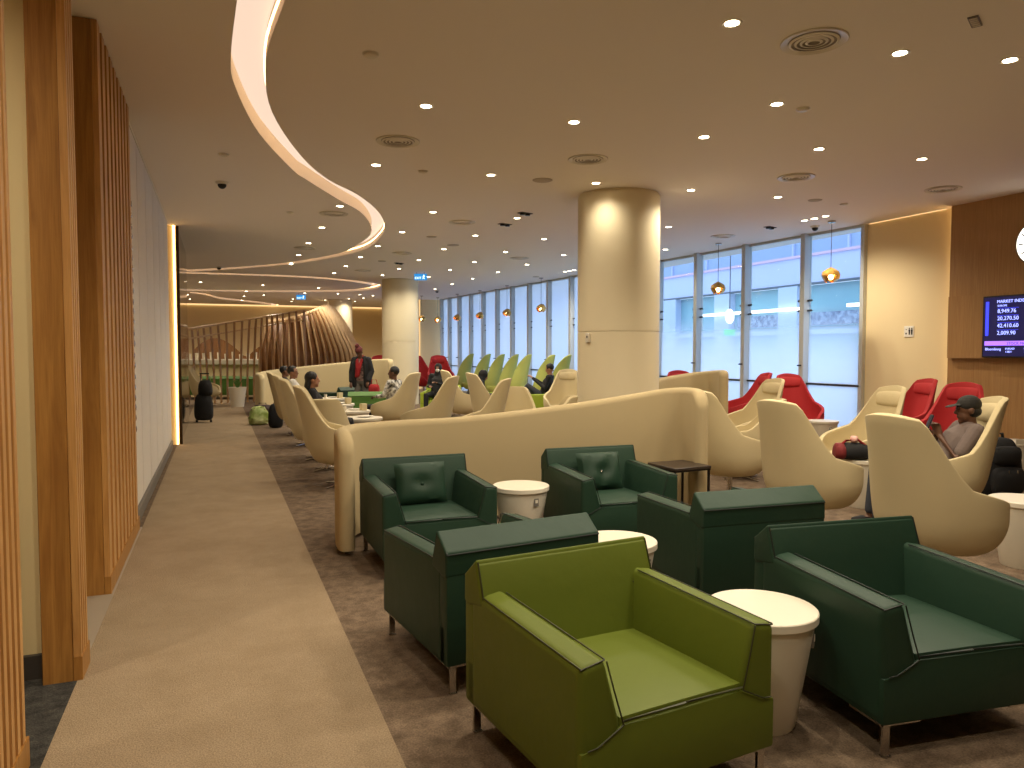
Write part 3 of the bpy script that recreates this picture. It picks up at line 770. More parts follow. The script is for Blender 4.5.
# counter with cups inside the nest
xa, ya = G(186,25.6); xb, yb = G(296,25.6)
ang = atan2(yb-ya, xb-xa); Ln = hypot(xb-xa,yb-ya)
t = thing('buffet_counter', 'long white buffet counter behind the slender ribs', 'counter', (xa,ya,0), ang)
MB().box(0,Ln,-.3,.3,1.12,1.30).bevel(.01,1).build('worktop', M['white'], t)
MB().box(.1,Ln-.1,-.15,.15,0,1.12).build('base', M['creamwall'], t, smooth=False)
cup2 = Proto(lambda: tag(MB().lathe([(0,0),(.05,0),(.06,.20),(.05,.20),(.045,.01),(0,.01)],12).build('jug', M['white']), None, 'jug'))
for i in range(15):
    f = (i+.5)/15*Ln
    cup2((xa+cos(ang)*f, ya+sin(ang)*f, 1.30), 0, 'white jug standing in the row on the buffet counter', 'jugs along the buffet counter', (1,1,.8+.5*random.random()))
# white planter with plant
x, y = G(237,21.0)
t = thing('planter', 'tall white tapered planter in front of the ribbed screen', 'planter', (x,y,0))
MB().lathe([(0,0),(.17,0),(.25,.56),(.235,.56),(.22,.50),(0,.50)],32).build('pot', M['white'], t)
b = MB()
for i in range(16):
    a = i*2.4; r = .05+.012*i; b.sweep([(0,0,.5),(r*cos(a)*.6,r*sin(a)*.6,.62+.01*i),(r*cos(a),r*sin(a),.66+.006*i)],[.006,.012,.003],[.002,.003,.001],n=5)
b.build('foliage', M['midgreen'], t)
# ------------------------------------------------------------------ luggage
def softbox(w, d, h, r=.05, bulge=.03, top=1.0):
    b = MB(); b.box(-w/2,w/2,-d/2,d/2,0,h)
    bmesh.ops.subdivide_edges(b.bm, edges=b.bm.edges, cuts=7, use_grid_fill=True)
    for v in b.bm.verts:
        u = v.co.x/(w/2); q = v.co.y/(d/2); z = v.co.z/h*2-1
        k = 1-.10*(abs(u)**3*abs(q)**3+abs(z)**3*abs(u)**3+abs(z)**3*abs(q)**3)*1.2
        sc = 1+(top-1)*(v.co.z/h)**2
        v.co.x = v.co.x*k*sc; v.co.y = v.co.y*k*sc+ (bulge*(1-u*u)*(1-z*z) if q > 0 else 0)
        v.co.z = h/2+(v.co.z-h/2)*k
    bmesh.ops.smooth_vert(b.bm, verts=b.bm.verts, factor=.5, use_axis_x=True, use_axis_y=True, use_axis_z=True)
    return b
x, y = G(999,8.0)
t = thing('backpack', 'large black backpack standing on the floor behind the man\'s chair', 'backpack', (x,y,0), RZ(-85))
t.scale = (1.2,1.1,1.0)
for nme, bb in (('body', softbox(.42,.26,.66,top=.80)),): bb.build(nme, M['blackcloth'], t)
b = softbox(.30,.09,.30); b.xform(Matrix.Translation((0,.16,.06))); b.build('front_pocket', M['blackcloth'], t)
b = softbox(.26,.07,.20); b.xform(Matrix.Translation((0,.14,.38))); b.build('top_pocket', M['blackcloth'], t)
MB().sweep([(-.06,0,.62),(-.05,0,.70),(.05,0,.70),(.06,0,.62)],.014,n=8).build('handle', M['blackcloth'], t)
for s in (-1,1): MB().sweep([(.12*s,-.11,.6),(.15*s,-.20,.45),(.15*s,-.16,.12)],[.03,.035,.02],[.01]*3,n=8).build('strap', M['blackcloth'], t)
b = MB(); b.box(-.03,.03,.175,.179,.40,.52); b.xform(Matrix.Translation((-.16,-.02,.13))@Matrix.Rotation(radians(30),4,'Y')); 
for xx in (-.05,.03): MB().sweep([(xx,.217,.26),(xx,.215,.33)],.004,n=6).build('zip_pull', M['chrome'], t)
MB().box(-.16,-.08,.135,.142,.60,.655).build('tag_label', M['white'], t, smooth=False)
x, y = G(855,7.45)
t = thing('shoulder_bag', 'small red and black bag lying on the white drum table', 'bag', (x,y,.5005), RZ(-100))
b = softbox(.34,.20,.17,top=.75); b.build('body', M['blackcloth'], t)
b = softbox(.12,.21,.16,top=.8); b.xform(Matrix.Translation((.13,0,.004))); b.build('red_panel', mat('dark_red_cloth',(110,24,26),.8), t)
MB().sweep([(-.1,.03,.15),(-.02,.05,.21),(.08,.03,.19),(.12,.02,.15)],.013,n=8).build('handle', mat('red_strap',(140,30,34),.8), t)
b = softbox(.07,.05,.07); b.xform(Matrix.Translation((.0,.02,.17))); b.build('paper_tissue', mat('pale_pink_paper',(220,170,160),.8), t)
x, y = G(203,16.4)
t = thing('rolling_bag', 'black wheeled bag with raised handle standing by the mirror wall', 'luggage', (x,y,.006), RZ(-80))
b = softbox(.40,.26,.60,top=.85); b.xform(Matrix.Translation((0,0,.04))); b.build('body', M['blackcloth'], t)
b = softbox(.30,.24,.36,top=.8); b.xform(Matrix.Translation((-.04,0,.58))); b.build('upper_bag', M['blackcloth'], t)
for s in (-1,1):
    MB().sweep([(.08*s,-.11,.5),(.08*s,-.11,1.08)],.008,n=6).build('handle_tube', M['dmetal'], t)
    MB().lathe([(0,-.02),(.03,-.02),(.03,.02),(0,.02)],14).xform(Matrix.Translation((.15*s,0,.03))@Matrix.Rotation(pi/2,4,'Y')).build('wheel', M['black'], t)
MB().sweep([(-.09,-.11,1.08),(.09,-.11,1.08)],.014,n=8).build('grip', M['black'], t)
x, y = G(262,17.0)
t = thing('suitcase', 'small dark red-brown suitcase at the end of the booth wall', 'luggage', (x,y,0), RZ(-90))
softbox(.42,.24,.34).xform(Matrix.Translation((0,0,.02))).build('body', mat('dark_maroon_case',(44,22,20),.6), t)
MB().sweep([(-.08,0,.35),(-.08,0,.39),(.08,0,.39),(.08,0,.35)],.01,n=8).build('handle', M['black'], t)
x, y = G(258,15.9)
t = thing('plastic_bag', 'crumpled pale green and white shopping bag on the carpet', 'bag', (x,y,.0), RZ(-60))
b = softbox(.44,.3,.40,top=.6)
for v in b.bm.verts:
    v.co += Vector((random.uniform(-.02,.02),random.uniform(-.02,.02),random.uniform(-.015,.015) if v.co.z > .05 else 0))
b.build('body', mat('green_white_plastic',(190,196,140),.5,col2=(120,140,56),vscale=5), t)
x, y = G(275,15.3)
t = thing('black_bag', 'black bag on the floor between the shopping bag and the aisle chairs', 'bag', (x,y,0), RZ(-80))
softbox(.30,.22,.50,top=.8).build('body', M['blackcloth'], t)
MB().sweep([(-.07,0,.46),(0,0,.56),(.07,0,.46)],.012,n=8).build('handle', M['blackcloth'], t)
x, y = G(562,15.0)
# ------------------------------------------------------------------ ceiling fittings
def make_down():
    t = thing('downlight', '', 'light')
    MB().lathe([(.046,-.002),(.062,-.006),(.066,-.002),(.066,.0)],24).build('trim_ring', M['white'], t)
    MB().lathe([(0,-.004),(.046,-.003)],24).build('lens', M['lens'], t)
    ld = bpy.data.lights.new('downlight_lamp','SPOT'); ld.energy = 66; ld.color = (1,.87,.67); ld.spot_size = radians(150); ld.spot_blend = .85; ld.shadow_soft_size = .05
    lo = bpy.data.objects.new('lamp', ld); C.objects.link(lo); lo.parent = t; lo.location = (0,0,-.03)
    return t
DL = Proto(make_down)
downs = [(732,23),(900,53),(426,106),(574,122),(704,137),(819,149),(922,159),(376,165),(491,175),(596,183),(691,190),(778,197),(340,206),(433,212),(517,218),(322,227.5),(475.5,235.5),(544,239),(402,232),
 (444,249),(505.5,252),(563.6,255),(419,260),(474.5,262),(527,264.5),(399,268.6),(450,270),(498,272),(472.6,278.6),(452,284),(428.6,277),(435,289),(308.5,243),(298.6,255),(291,264),(378,246),(360.5,257),(346,266),(334,273),(382.6,275),
 (200.6,282),(263,285),(318.6,288),(338,293.7),(263.5,295),(363.5,298),(355,301.5),(373,295.5),(325,300),(293,299),(220,306),(195.5,306),(241,308.5),(668.6,226.8),(665.5,249.5),
 (804.6,220.5),(814.5,218.5),(825.7,216),(565,271.5),(569.5,270.8),(574,270),(777,104),(540,-30),(700,-120),(880,-90),(1010,60),(1080,-20),(430,-60),(1060,150)]
extra = [(.0,1.9),(-1.7,3.2),(-1.9,1.6),(-.2,.6),(1.6,.4),(3.4,1.2)]+[(x,y) for x in (-5,-3,-1,1,3,5,7) for y in (28,30.5,33)]+[(-3.5,20),(-5.5,22),(-2,24),(-4.5,25.5),(-5.5,17.5)]  # near ones are lamps added out of view to light the pillars and aisle
zone = {}
near_column = P(596,183,CEIL)
for i, (px, py) in enumerate(downs+[(None,q) for q in extra]):
    if px is None: x, y = py; py = 30 if y < 5 else 299; px = 700 if y < 5 else 400
    else: x, y = P(px, py, CEIL)
    if py < 60 : l = 'round downlight in the near ceiling, where some are added out of view'
    elif px < 350 and py < 310: l = 'small round downlight in the ceiling enclosed by the light coves'
    elif py > 250: l = 'tiny round downlight in the far ceiling beyond the thick column'
    elif px > 640: l = 'round downlight in the ceiling between thick column and right walls'
    else: l = 'round downlight in the ceiling over the middle of the room'
    dl = DL((x,y,CEIL-.0005), 0, l, l.replace('round downlight','downlights'))
    if hypot(x-near_column[0],y-near_column[1]) < .01:
        for ch in dl.children:
            if ch.type == 'LIGHT': ch.data = ch.data.copy(); ch.data.energy = 24
def make_vent():
    t = thing('ceiling_vent', '', 'vent')
    MB().lathe([(.165,-.002),(.21,-.012),(.215,-.006),(.215,0)],36).build('rim', M['white'], t)
    MB().lathe([(0,-.001),(.165,-.001)],36).build('backing', mat('vent_dark',(168,158,144),.8), t)
    for r in (.15,.115,.08,.045): MB().lathe([(r-.006,-.016),(r+.010,-.010),(r+.008,-.006),(r-.008,-.012),(r-.006,-.016)],30).build('blade_ring', mat('vent_blade',(236,230,220),.6), t)
    return t
VN = Proto(make_vent)
vl = ['air diffuser in the ceiling to the right of the wide light cove','air diffuser in the ceiling in front of the thick column','air diffuser in the ceiling above the glazing bays','air diffuser in the ceiling above the cream wall','large air diffuser in the ceiling above the nearest armchairs','air diffuser inside the bend of the wide light cove','air diffuser in the far ceiling left of the thick column','air diffuser just beyond the bend of the wide light cove','far air diffuser above the window row','far air diffuser inside the wide cove near its tip','air diffuser by the hanging amber lamp nearest the column','far air diffuser before the second column']
for (px,py), l in zip([(398,141),(588,159),(796,177),(943,189),(814,41),(334,213.5),(462,222),(402.4,253),(519.5,258),(304.7,248),(723,236),(363,270.6)], vl):
    x, y = P(px,py,CEIL); VN((x,y,CEIL-.0005), 0, l, 'round air diffusers in the ceiling', (1.02,1.02,1))
def make_disc():
    t = thing('ceiling_speaker', '', 'speaker')
    MB().lathe([(0,-.010),(.085,-.010),(.095,-.004),(.095,0)],28).build('grille', mat('grille_beige',(186,174,158),.8), t)
    return t
SP = Proto(make_disc)
for (px,py), l in zip([(542.5,180),(815,200),(431.6,236.6),(382,261),(453,245),(536,276.7)], ['round flat speaker in the ceiling left of the thick column','round flat speaker in the ceiling before the glazing','round flat speaker in the ceiling above the far seats','small speaker disc beyond the bend of the wide cove','dark round speaker in the ceiling near the exit sign','farthest round speaker above the window row']):
    x, y = P(px,py,CEIL); SP((x,y,CEIL-.0005),0,l,'round ceiling speakers',(1.3,1.3,1) if px in (542.5,453) else None)
def make_det():
    t = thing('smoke_detector', '', 'detector')
    MB().lathe([(0,-.022),(.035,-.022),(.05,-.014),(.052,0)],24).build('cap', M['white'], t)
    MB().lathe([(.052,-.004),(.06,-.003),(.06,0)],24).build('base_ring', M['white'], t)
    return t
SD = Proto(make_det)
for (px,py), l in zip([(370.6,54),(223.6,154),(423,171),(803,108.5),(290,212),(261,276),(843.5,204)], ['small ceiling disc right of the wide cove near the front','small ceiling disc left of the wide cove above the white wall','small ceiling disc in the middle of the ceiling','white detector beside a small bright downlight','small ceiling disc inside the bend of the wide cove','far small ceiling disc inside the narrow cove','small ceiling disc above the first glazing bay']):
    x, y = P(px,py,CEIL); SD((x,y,CEIL-.0005),0,l,'small ceiling discs')
x, y = P(975,21,CEIL); t = thing('ceiling_slot_grille','small rectangular grille in the ceiling at the upper right','grille',(x,y,CEIL-.0005),.5)
MB().box(-.09,.09,-.03,.03,-.008,0).build('frame', M['greytrim'], t, smooth=False)
for i in range(5): MB().box(-.075+i*.032,-.058+i*.032,-.022,.022,-.012,-.008).build('slat', M['white'], t, smooth=False)
def make_dome():
    t = thing('dome_camera', '', 'camera')
    MB().lathe([(0,-.03),(.06,-.03),(.075,-.02),(.08,0)],24).build('housing', M['white'], t)
    MB().ball((0,0,-.035),.052,.052,.05,n=20).build('dome', M['black'], t)
    return t
DM = Proto(make_dome)
for (px,py), l in zip([(222,182),(219,266.5),(815,226),(437,290.5)], ['dark dome camera in the ceiling left of the wide cove','far dome camera at the edge of the wide cove by the mirror','dome camera in the ceiling above the glazing','farthest dome camera by the end of the glazing']):
    x, y = P(px,py,CEIL); DM((x,y,CEIL-.0005),0,l,'dome cameras')
def make_gimb():
    t = thing('gimbal_spotlight', '', 'light')
    MB().box(-.11,.11,-.055,.055,-.01,0).build('trim_plate', M['black'], t, smooth=False)
    for s in (-1,1): MB().lathe([(0,-.035),(.038,-.035),(.042,-.01),(0,-.01)],18,(.052*s,0)).build('lamp_head', M['dmetal'], t)
    return t
GB = Proto(make_gimb)
for (px,py), l in zip([(525,213),(770,227),(505,224),(399,263)], ['black twin spotlight in the ceiling left of the thick column','black twin spotlight in the ceiling above the second glazing bay','black twin spotlight in the ceiling over the far seats','black twin spotlight beyond the bend of the wide cove']):
    x, y = P(px,py,CEIL); GB((x,y,CEIL-.0005),.3,l,'black twin spotlights')
# exit signs
def exit_sign(px, py, d, label):
    x, y = G(px,d); z = EYE+(HZ-py)*d/FPX
    t = thing('exit_sign', label, 'sign', (x,y,z), -YAW, 'blue exit signs')
    MB().box(-.17,.17,-.015,.015,-.085,.085).build('sign_box', emis('sign_blue',(30,130,200),1.0), t, smooth=False)
    wm = emis('sign_white',(235,255,255),1.6)
    text_mesh('EXIT', .085, .002, wm, 'lettering', t, (-.15,-.018,-.055), (pi/2,0,0))
    b = MB(); b.ball((.09,-.018,.045),.014,.004,.014,n=10); b.sweep([(.09,-.018,.03),(.085,-.018,-.01)],.012,.004,n=6); b.sweep([(.085,-.018,-.01),(.11,-.018,-.05)],.007,.003,n=6); b.sweep([(.085,-.018,-.01),(.06,-.018,-.055)],.007,.003,n=6); b.sweep([(.06,-.018,.0),(.12,-.018,.025)],.006,.003,n=6)
    b.build('running_figure', wm, t)
    b = MB(); b.sweep([(-.1,0,.08),(-.1,0,CEIL-z)],.006,n=6); b.sweep([(.1,0,.08),(.1,0,CEIL-z)],.006,n=6); b.build('hanger', M['rail'], t)
exit_sign(421,277.5,20.0,'blue lit exit sign hanging by the second round column')
exit_sign(302,297.5,27.5,'blue lit exit sign hanging above the ribbed shell')
# pendants
def make_pend():
    t = thing('pendant_lamp', '', 'lamp')
    b = MB(); bmesh.ops.create_icosphere(b.bm, subdivisions=2, radius=.145)
    for v in b.bm.verts: v.co *= random.uniform(.90,1.06); v.co.z *= .9
    # openings: drop the lowest faces so that the bulb shows
    low = [f for f in b.bm.faces if f.calc_center_median().z < -.09 or (f.calc_center_median().x < -.02 and f.calc_center_median().y < -.06 and f.calc_center_median().z < -.01)]
    bmesh.ops.delete(b.bm, geom=low, context='FACES')
    o = b.build('lamp_shade', M['amber'], t, smooth=False)
    md = o.modifiers.new('s','SOLIDIFY'); md.thickness = .006
    MB().ball((0,0,-.03),.04,n=14).build('bulb', M['bulb'], t)
    MB().sweep([(0,0,.12),(0,0,CEIL-2.82)],.005,n=6).build('cord', M['dmetal'], t)
    MB().lathe([(0,CEIL-2.85),(.06,CEIL-2.85),(.06,CEIL-2.82),(0,CEIL-2.82)],20).build('ceiling_rose', M['chrome'], t)
    return t
PD = Proto(make_pend)
for px, d, l in [(829,12.1,'nearest the cream wall'),(717,14.6,'in front of the third glazing bay'),(541,21.5,'just left of the thick column'),(507,24,'second left of the thick column'),(480,26,'third left of the thick column'),(457.4,27.6,'fourth left of the thick column'),(438,29.4,'by the end of the glazing'),(422,28.5,'farthest, by the second round column')]:
    x, y = G(px,d); PD((x,y,2.82), random.uniform(-.4,.4) - YAW*.5, 'amber faceted glass pendant lamp, '+l, 'amber pendant lamps')
# ------------------------------------------------------------------ wall items: clock, screen, signs
def wall_y(px, X):    # y where a sight line meets plane x = X
    dx, dy = W((px-512)/FPX,1); return X/dx*dy, X/dx
y, d = wall_y(1036, 9.95); z = EYE+(HZ-243)*d/FPX
t = thing('wall_clock', 'round white backlit clock with black ticks on the wood wall', 'clock', (9.978,y,z), 0)
R_ = Matrix.Rotation(-pi/2,4,'Y')
MB().lathe([(.29,0),(.305,.01),(.305,.05),(.29,.055)],48).xform(R_).build('rim', M['greytrim'], t)
MB().lathe([(0,.045),(.29,.045),(.29,0),(0,0)],48).xform(R_).build('dial', M['clockface'], t)
b = MB()
for k in range(12):
    a = k*pi/6; q = MB(); b.sweep([(-.05,.20*sin(a),.20*cos(a)),(-.05,.26*sin(a),.26*cos(a))],.009,.003,n=4,side=(0,cos(a),-sin(a)),round_ends=False)
b.build('hour_marks', M['black'], t, smooth=False)
MB().sweep([(-.056,0,0),(-.056,-.09,.10)],.009,.003,n=4,side=(0,1,1)).build('hour_hand', M['black'], t)
MB().sweep([(-.058,0,0),(-.058,-.17,-.12)],.007,.003,n=4,side=(0,1,-1)).build('minute_hand', M['black'], t)
# screen
y0, d0 = wall_y(981.5, 9.86); zt = EYE+(HZ-297)*d0/FPX; zb = EYE-(357.5-HZ)*d0/FPX
scw = 1.42; sch = zt-zb
t = thing('tv_screen', 'wall screen with blue market figures on the wood wall', 'screen', (9.90,y0,zb), 0)
MB().box(-.045,0,-scw,0,0,sch).bevel(.004,1).build('bezel', M['black'], t)
sb = emis('screen_navy',(6,6,52),1.3)
scr = MB().box(-.048,-.045,-scw+.02,-.02,.02,sch-.02).build('display', sb, t, smooth=False)
rt = (pi/2,0,-pi/2); tw = emis('screen_text',(150,160,255),2.2); tb2 = emis('screen_blue',(50,60,235),1.6); tp = emis('screen_purple',(150,100,235),1.7); trd = emis('screen_red',(235,60,60),2)
def TY(u): return -u         # u: metres from the left edge of the screen
X_ = -.0495
b = MB(); b.box(X_,X_+.001,TY(.09),TY(.045),.30,.68*sch/.8+.05); b.build('side_bar', tb2, t, smooth=False)
text_mesh('MARKET INDEX', .058, .001, tw, 'heading', t, (X_,TY(.20),sch-.10), rt)
text_mesh('EUROPE', .036, .001, tw, 'subheading', t, (X_,TY(.21),sch-.15), rt)
for k, s in enumerate(['8,949.76','20,270.50','42,410.60','2,009.90']):
    z = sch-.235-k*.098
    text_mesh(s, .074, .001, tw, 'figures', t, (X_,TY(.21),z), rt)
    MB().box(X_,X_+.001,TY(.50),TY(.21),z+.062,z+.066).build('rule', tb2, t, smooth=False)
    b = MB(); 
    for uu in (.60,.73): b.prism([(TY(uu),z+.045),(TY(uu+.03),z+.045),(TY(uu+.015),z+.015)],'x',X_,X_+.001)
    b.build('arrow', trd, t, smooth=False)
    text_mesh('-0.%d%%'%(21+k*13), .05, .001, tw, 'change', t, (X_,TY(.80),z), rt)
MB().box(X_,X_+.001,TY(scw-.03),TY(.04),.165,.225).build('banner', tp, t, smooth=False)
text_mesh('STOCK MARKET LIVE', .05, .001, sb, 'banner_text', t, (X_-.001,TY(.35),.175), rt)
text_mesh('Bloomberg', .05, .001, tw, 'caption', t, (X_,TY(.05),.10), rt)
for uu in (.33,.58,.83):
    text_mesh('EURUSD', .034, .001, tw, 'caption', t, (X_,TY(uu),.11), rt); text_mesh('1.0821', .034, .001, tw, 'caption', t, (X_,TY(uu),.07), rt)
# toilet sign
y, d = wall_y(908, 10.10); z = EYE+(HZ-331.5)*d/FPX
t = thing('toilet_sign', 'small white sign with black toilet figures on the cream wall', 'sign', (WX0+.028,y,z), 0)
MB().box(-.01,0,-.085,.085,-.085,.085).build('plate', mat('sign_plate',(240,236,226),.5), t, smooth=False)
b = MB()
for yy in (-.012,-.055):
    b.ball((-.012,yy,.045),.002,.012,.012,n=8); b.sweep([(-.012,yy,.028),(-.012,yy,-.05)],.003,[.018,.012],side=(1,0,0),n=6)
b.ball((-.012,.045,.03),.002,.008,.008,n=8); b.box(-.013,-.010,.035,.058,-.045,-.02)
b.build('figures', M['black'], t)
# call point on thick column
dx, dy = W(0,1)
ang = pi+(pi/2-YAW)+radians(-47)
x, y = c1; r = .555
px_ang = atan2(-dy,-dx)-radians(52)
t = thing('call_point', 'small white box with dark button on the thick column', 'sensor', (x+r*cos(px_ang),y+r*sin(px_ang),EYE+(HZ-338)*9.9/FPX), px_ang+pi/2)
MB().box(-.035,.035,-.035,.005,-.06,.06).bevel(.005,1).build('housing', M['white'], t)
MB().box(-.006,.012,-.040,-.035,.0,.028).build('button', M['black'], t, smooth=False)
# ------------------------------------------------------------------ people
SK1 = mat('dark_brown_skin', (92,60,42), .5); SK2 = mat('brown_skin', (128,88,64), .5); SK3 = mat('light_brown_skin', (170,122,92), .5)
CL = {k: mat('cloth_'+k, c, .85, bump=.25, bscale=60) for k, c in {'black':(20,20,23),'greybrown':(104,90,84),'grey':(96,92,88),'jeans':(52,56,66),'red':(150,26,30),'maroon':(90,34,34),'navy':(34,38,54),'white':(200,196,186)}.items()}
CL['print'] = mat('black_white_print_cloth', (225,222,215), .8, col2=(20,20,22), vscale=16)
CL['floral'] = mat('grey_print_cloth', (150,120,112), .8, col2=(60,44,46), vscale=22)
HAIR = mat('black_hair', (14,12,12), .6, bump=.6, bscale=90)
V = Vector
def remesh(o, vox, sm=3):
    md = o.modifiers.new('r','REMESH'); md.mode = 'VOXEL'; md.voxel_size = vox; md.use_smooth_shade = True
    md = o.modifiers.new('s','SMOOTH'); md.factor = .5; md.iterations = sm
def pose_sit(seat=.46, rec=12, lean_side=0, knee=.43, head_pitch=0, spread=.11):
    r = radians(rec); dn = V((lean_side,-sin(r),cos(r))).normalized(); p = V((0,0,seat+.09))
    J = {'pel':p,'belly':p+dn*.16,'chest':p+dn*.34,'neck':p+dn*.50,'dn':dn}
    for n, s in (('L',-1),('R',1)):
        J['sh'+n] = p+dn*.455+V((.175*s,0,0)); J['hip'+n] = p+V((.09*s,.02,-.01))
        J['kn'+n] = V((spread*s,knee,seat+.08)); J['an'+n] = V((spread*s,knee+.03,.09)); J['toe'+n] = V((spread*s*1.1,knee+.17,.03))
        J['el'+n] = J['sh'+n]+V((.05*s,.06,-.26)); J['wr'+n] = J['el'+n]+V((-.06*s,.23,.0))
    J['head'] = J['neck']+V((0,.02,.135))+V((0,.06*sin(radians(head_pitch)),0)); J['hp'] = head_pitch
    return J
def pose_stand(h=1.0, bow=0):
    b = radians(bow); dn = V((0,sin(b),cos(b))); p = V((0,0,.93*h))
    J = {'pel':p,'belly':p+V((0,0,.13)),'chest':p+V((0,.02,.30*h)),'neck':p+V((0,.05,.50*h)),'dn':dn}
    for n, s in (('L',-1),('R',1)):
        J['sh'+n] = p+V((.175*s,.03,.455*h)); J['hip'+n] = p+V((.09*s,0,-.03)); J['kn'+n] = V((.10*s,.03,.50*h)); J['an'+n] = V((.11*s,0,.09)); J['toe'+n] = V((.12*s,.14,.03))
        J['el'+n] = J['sh'+n]+V((.07*s,-.03,-.28)); J['wr'+n] = J['el'+n]+V((.0,.08,-.24))
    J['head'] = J['neck']+V((0,.07,.13)); J['hp'] = 35
    return J
def hand(b, wr, fwd, up, side, curl=.7):
    # palm, four bent fingers of different length and a thumb leaving the side of the palm
    fwd = fwd.normalized(); up = (up-fwd*up.dot(fwd)).normalized(); x = fwd.cross(up)*side
    pc = wr+fwd*.045
    b.sweep([wr+fwd*.005, pc, wr+fwd*.085], [.026,.038,.036], [.018,.015,.012], side=tuple(x), n=10)
    for k, (o, l) in enumerate(((-.030,.066),(-.010,.078),(.010,.072),(.029,.056))):
        a = wr+fwd*.085+x*o; p = [a]; ang = 0
        for q in range(3):
            ang += curl*(.5 if q == 0 else .8); st = l*(.42,.33,.25)[q]
            p.append(p[-1]+(fwd*cos(ang)-up*sin(ang))*st)
        b.sweep(p, [.0095,.009,.008,.007], n=7)
    a = wr+fwd*.03-x*.03
    b.sweep([a, a-x*.026+fwd*.022-up*.008, a-x*.030+fwd*.052-up*.02], [.012,.011,.009], n=7)
def person(label, loc, rz, J, skin, top, legs, vox=.013, hair='short', name='person', shoes='black', sleeves=1.0, face=True, jacket=None, hands=None, group=None):
    t = thing(name, label, 'person', loc, rz, group)
    b = MB(); H = J['head']; n_ = J['neck']; tilt = Matrix.Rotation(radians(-J['hp']),3,'X')
    if 'hy' in J: tilt = Matrix.Rotation(radians(J['hy']),3,'Z')@tilt
    def hp(x,y,z): return H+tilt@V((x,y,z))
    b.sweep([J['pel'],J['belly'],J['chest'],J['chest']+(n_-J['chest'])*.65,n_],[.145,.125,.15,.13,.05],[.10,.095,.105,.08,.05],n=16)
    b.sweep([n_-V((0,0,.04)),n_+(H-n_)*.5],[.052,.05],n=12)
    b.ball(hp(0,-.005,.025),.074,.092,.10,rot=tilt); b.ball(hp(0,.028,-.045),.056,.062,.062,rot=tilt)
    b.sweep([hp(0,.082,.02),hp(0,.104,-.015)],[.009,.015],n=8)            # nose
    b.sweep([hp(-.022,.083,-.052),hp(0,.090,-.050),hp(.022,.083,-.052)],[.006,.009,.006],n=6)  # mouth
    b.ball(hp(0,.07,-.092),.022,.02,.018,n=8)                             # chin
    for s in (-1,1): b.ball(hp(.074*s,-.002,.0),.012,.022,.032,n=8,rot=tilt); b.ball(hp(.028*s,.078,.030),.018,.012,.008,n=8)
    for q, s in (('L',-1),('R',1)):
        b.sweep([J['sh'+q],J['el'+q],J['wr'+q]],[.05,.038,.026],n=10)
        f = (J['wr'+q]-J['el'+q]); cu = (hands or {}).get(q,(V((0,0,1)),.6,None)); f2 = cu[2] if cu[2] is not None else f
        hand(b, J['wr'+q], f2, cu[0], s, cu[1])
        b.sweep([J['hip'+q],J['kn'+q],J['an'+q]],[.078,.052,.034],n=10); b.sweep([J['an'+q]-V((0,0,.03)),J['toe'+q]],[.036,.03],[.03,.02],n=8)
    o = b.build('body', skin, t); remesh(o, vox)
    # trousers
    b = MB(); b.sweep([J['pel']-V((0,0,.03)),J['pel']+J['dn']*.08],[.155,.15],[.115,.11],n=16)
    for q in 'LR': b.sweep([J['hip'+q],J['kn'+q],J['kn'+q]+(J['an'+q]-J['kn'+q])*.9],[.094,.068,.052],n=12)
    o = b.build('trousers', legs, t); remesh(o, vox)
    b = MB()
    for q in 'LR': b.sweep([J['an'+q]-V((0,.03,.045)),J['an'+q]+(J['toe'+q]-J['an'+q])*.5-V((0,0,.02)),J['toe'+q]],[.04,.043,.034],[.038,.034,.024],n=10)
    o = b.build('shoes', CL[shoes], t); remesh(o, vox)
    # top with sleeves
    b = MB(); b.sweep([J['pel']+J['dn']*.02,J['belly'],J['chest'],J['chest']+(n_-J['chest'])*.72],[.165,.15,.168,.11],[.125,.12,.128,.075],n=18)
    for q in 'LR':
        sh, el, wr = J['sh'+q],J['el'+q],J['wr'+q]
        b.sweep([J['chest']+(n_-J['chest'])*.5,sh],[.07,.064],n=12)
        if sleeves >= 1: b.sweep([sh,el,el+(wr-el)*.93],[.066,.052,.038],n=12)
        else: b.sweep([sh,sh+(el-sh)*sleeves],[.068,.060],n=12)
    o = b.build('shirt' if top is not None else 'top', top, t); remesh(o, vox)
    # hair
    b = MB()
    if hair == 'short':
        b.ball(hp(0,-.018,.045),.083,.098,.093,rot=tilt)
        bmesh.ops.delete(b.bm, geom=[f for f in b.bm.faces if (tilt.inverted()@(f.calc_center_median()-H)).y > .045 and (tilt.inverted()@(f.calc_center_median()-H)).z < .085 or (tilt.inverted()@(f.calc_center_median()-H)).z < -.03], context='FACES')
        b.build('hair', HAIR, t)
    elif hair == 'long':
        b.ball(hp(0,-.02,.04),.088,.10,.095,rot=tilt); b.sweep([hp(0,-.05,.02),hp(0,-.075,-.10),n_+V((0,-.09,-.10))],[.085,.095,.09],[.05,.05,.04],n=12)
        o = b.build('hair', HAIR, t); remesh(o, vox)
    elif hair == 'scarf':
        b.ball(hp(0,-.018,.03),.094,.104,.105,rot=tilt); b.sweep([hp(0,-.02,-.04),n_+V((0,.0,-.02)),n_+V((0,-.02,-.12))],[.085,.11,.17],[.085,.10,.12],n=14)
        o = b.build('headscarf', CL['black'], t); remesh(o, vox)
    elif hair == 'bun':
        b.ball(hp(0,-.015,.055),.090,.10,.085,rot=tilt); b.ball(hp(.02,-.045,.15),.055,n=12)
        o = b.build('head_wrap', CL['maroon'], t); remesh(o, vox)
    elif hair == 'cap':
        b.ball(hp(0,-.012,.052),.085,.102,.085,rot=tilt)
        b2 = V((0,0,0))
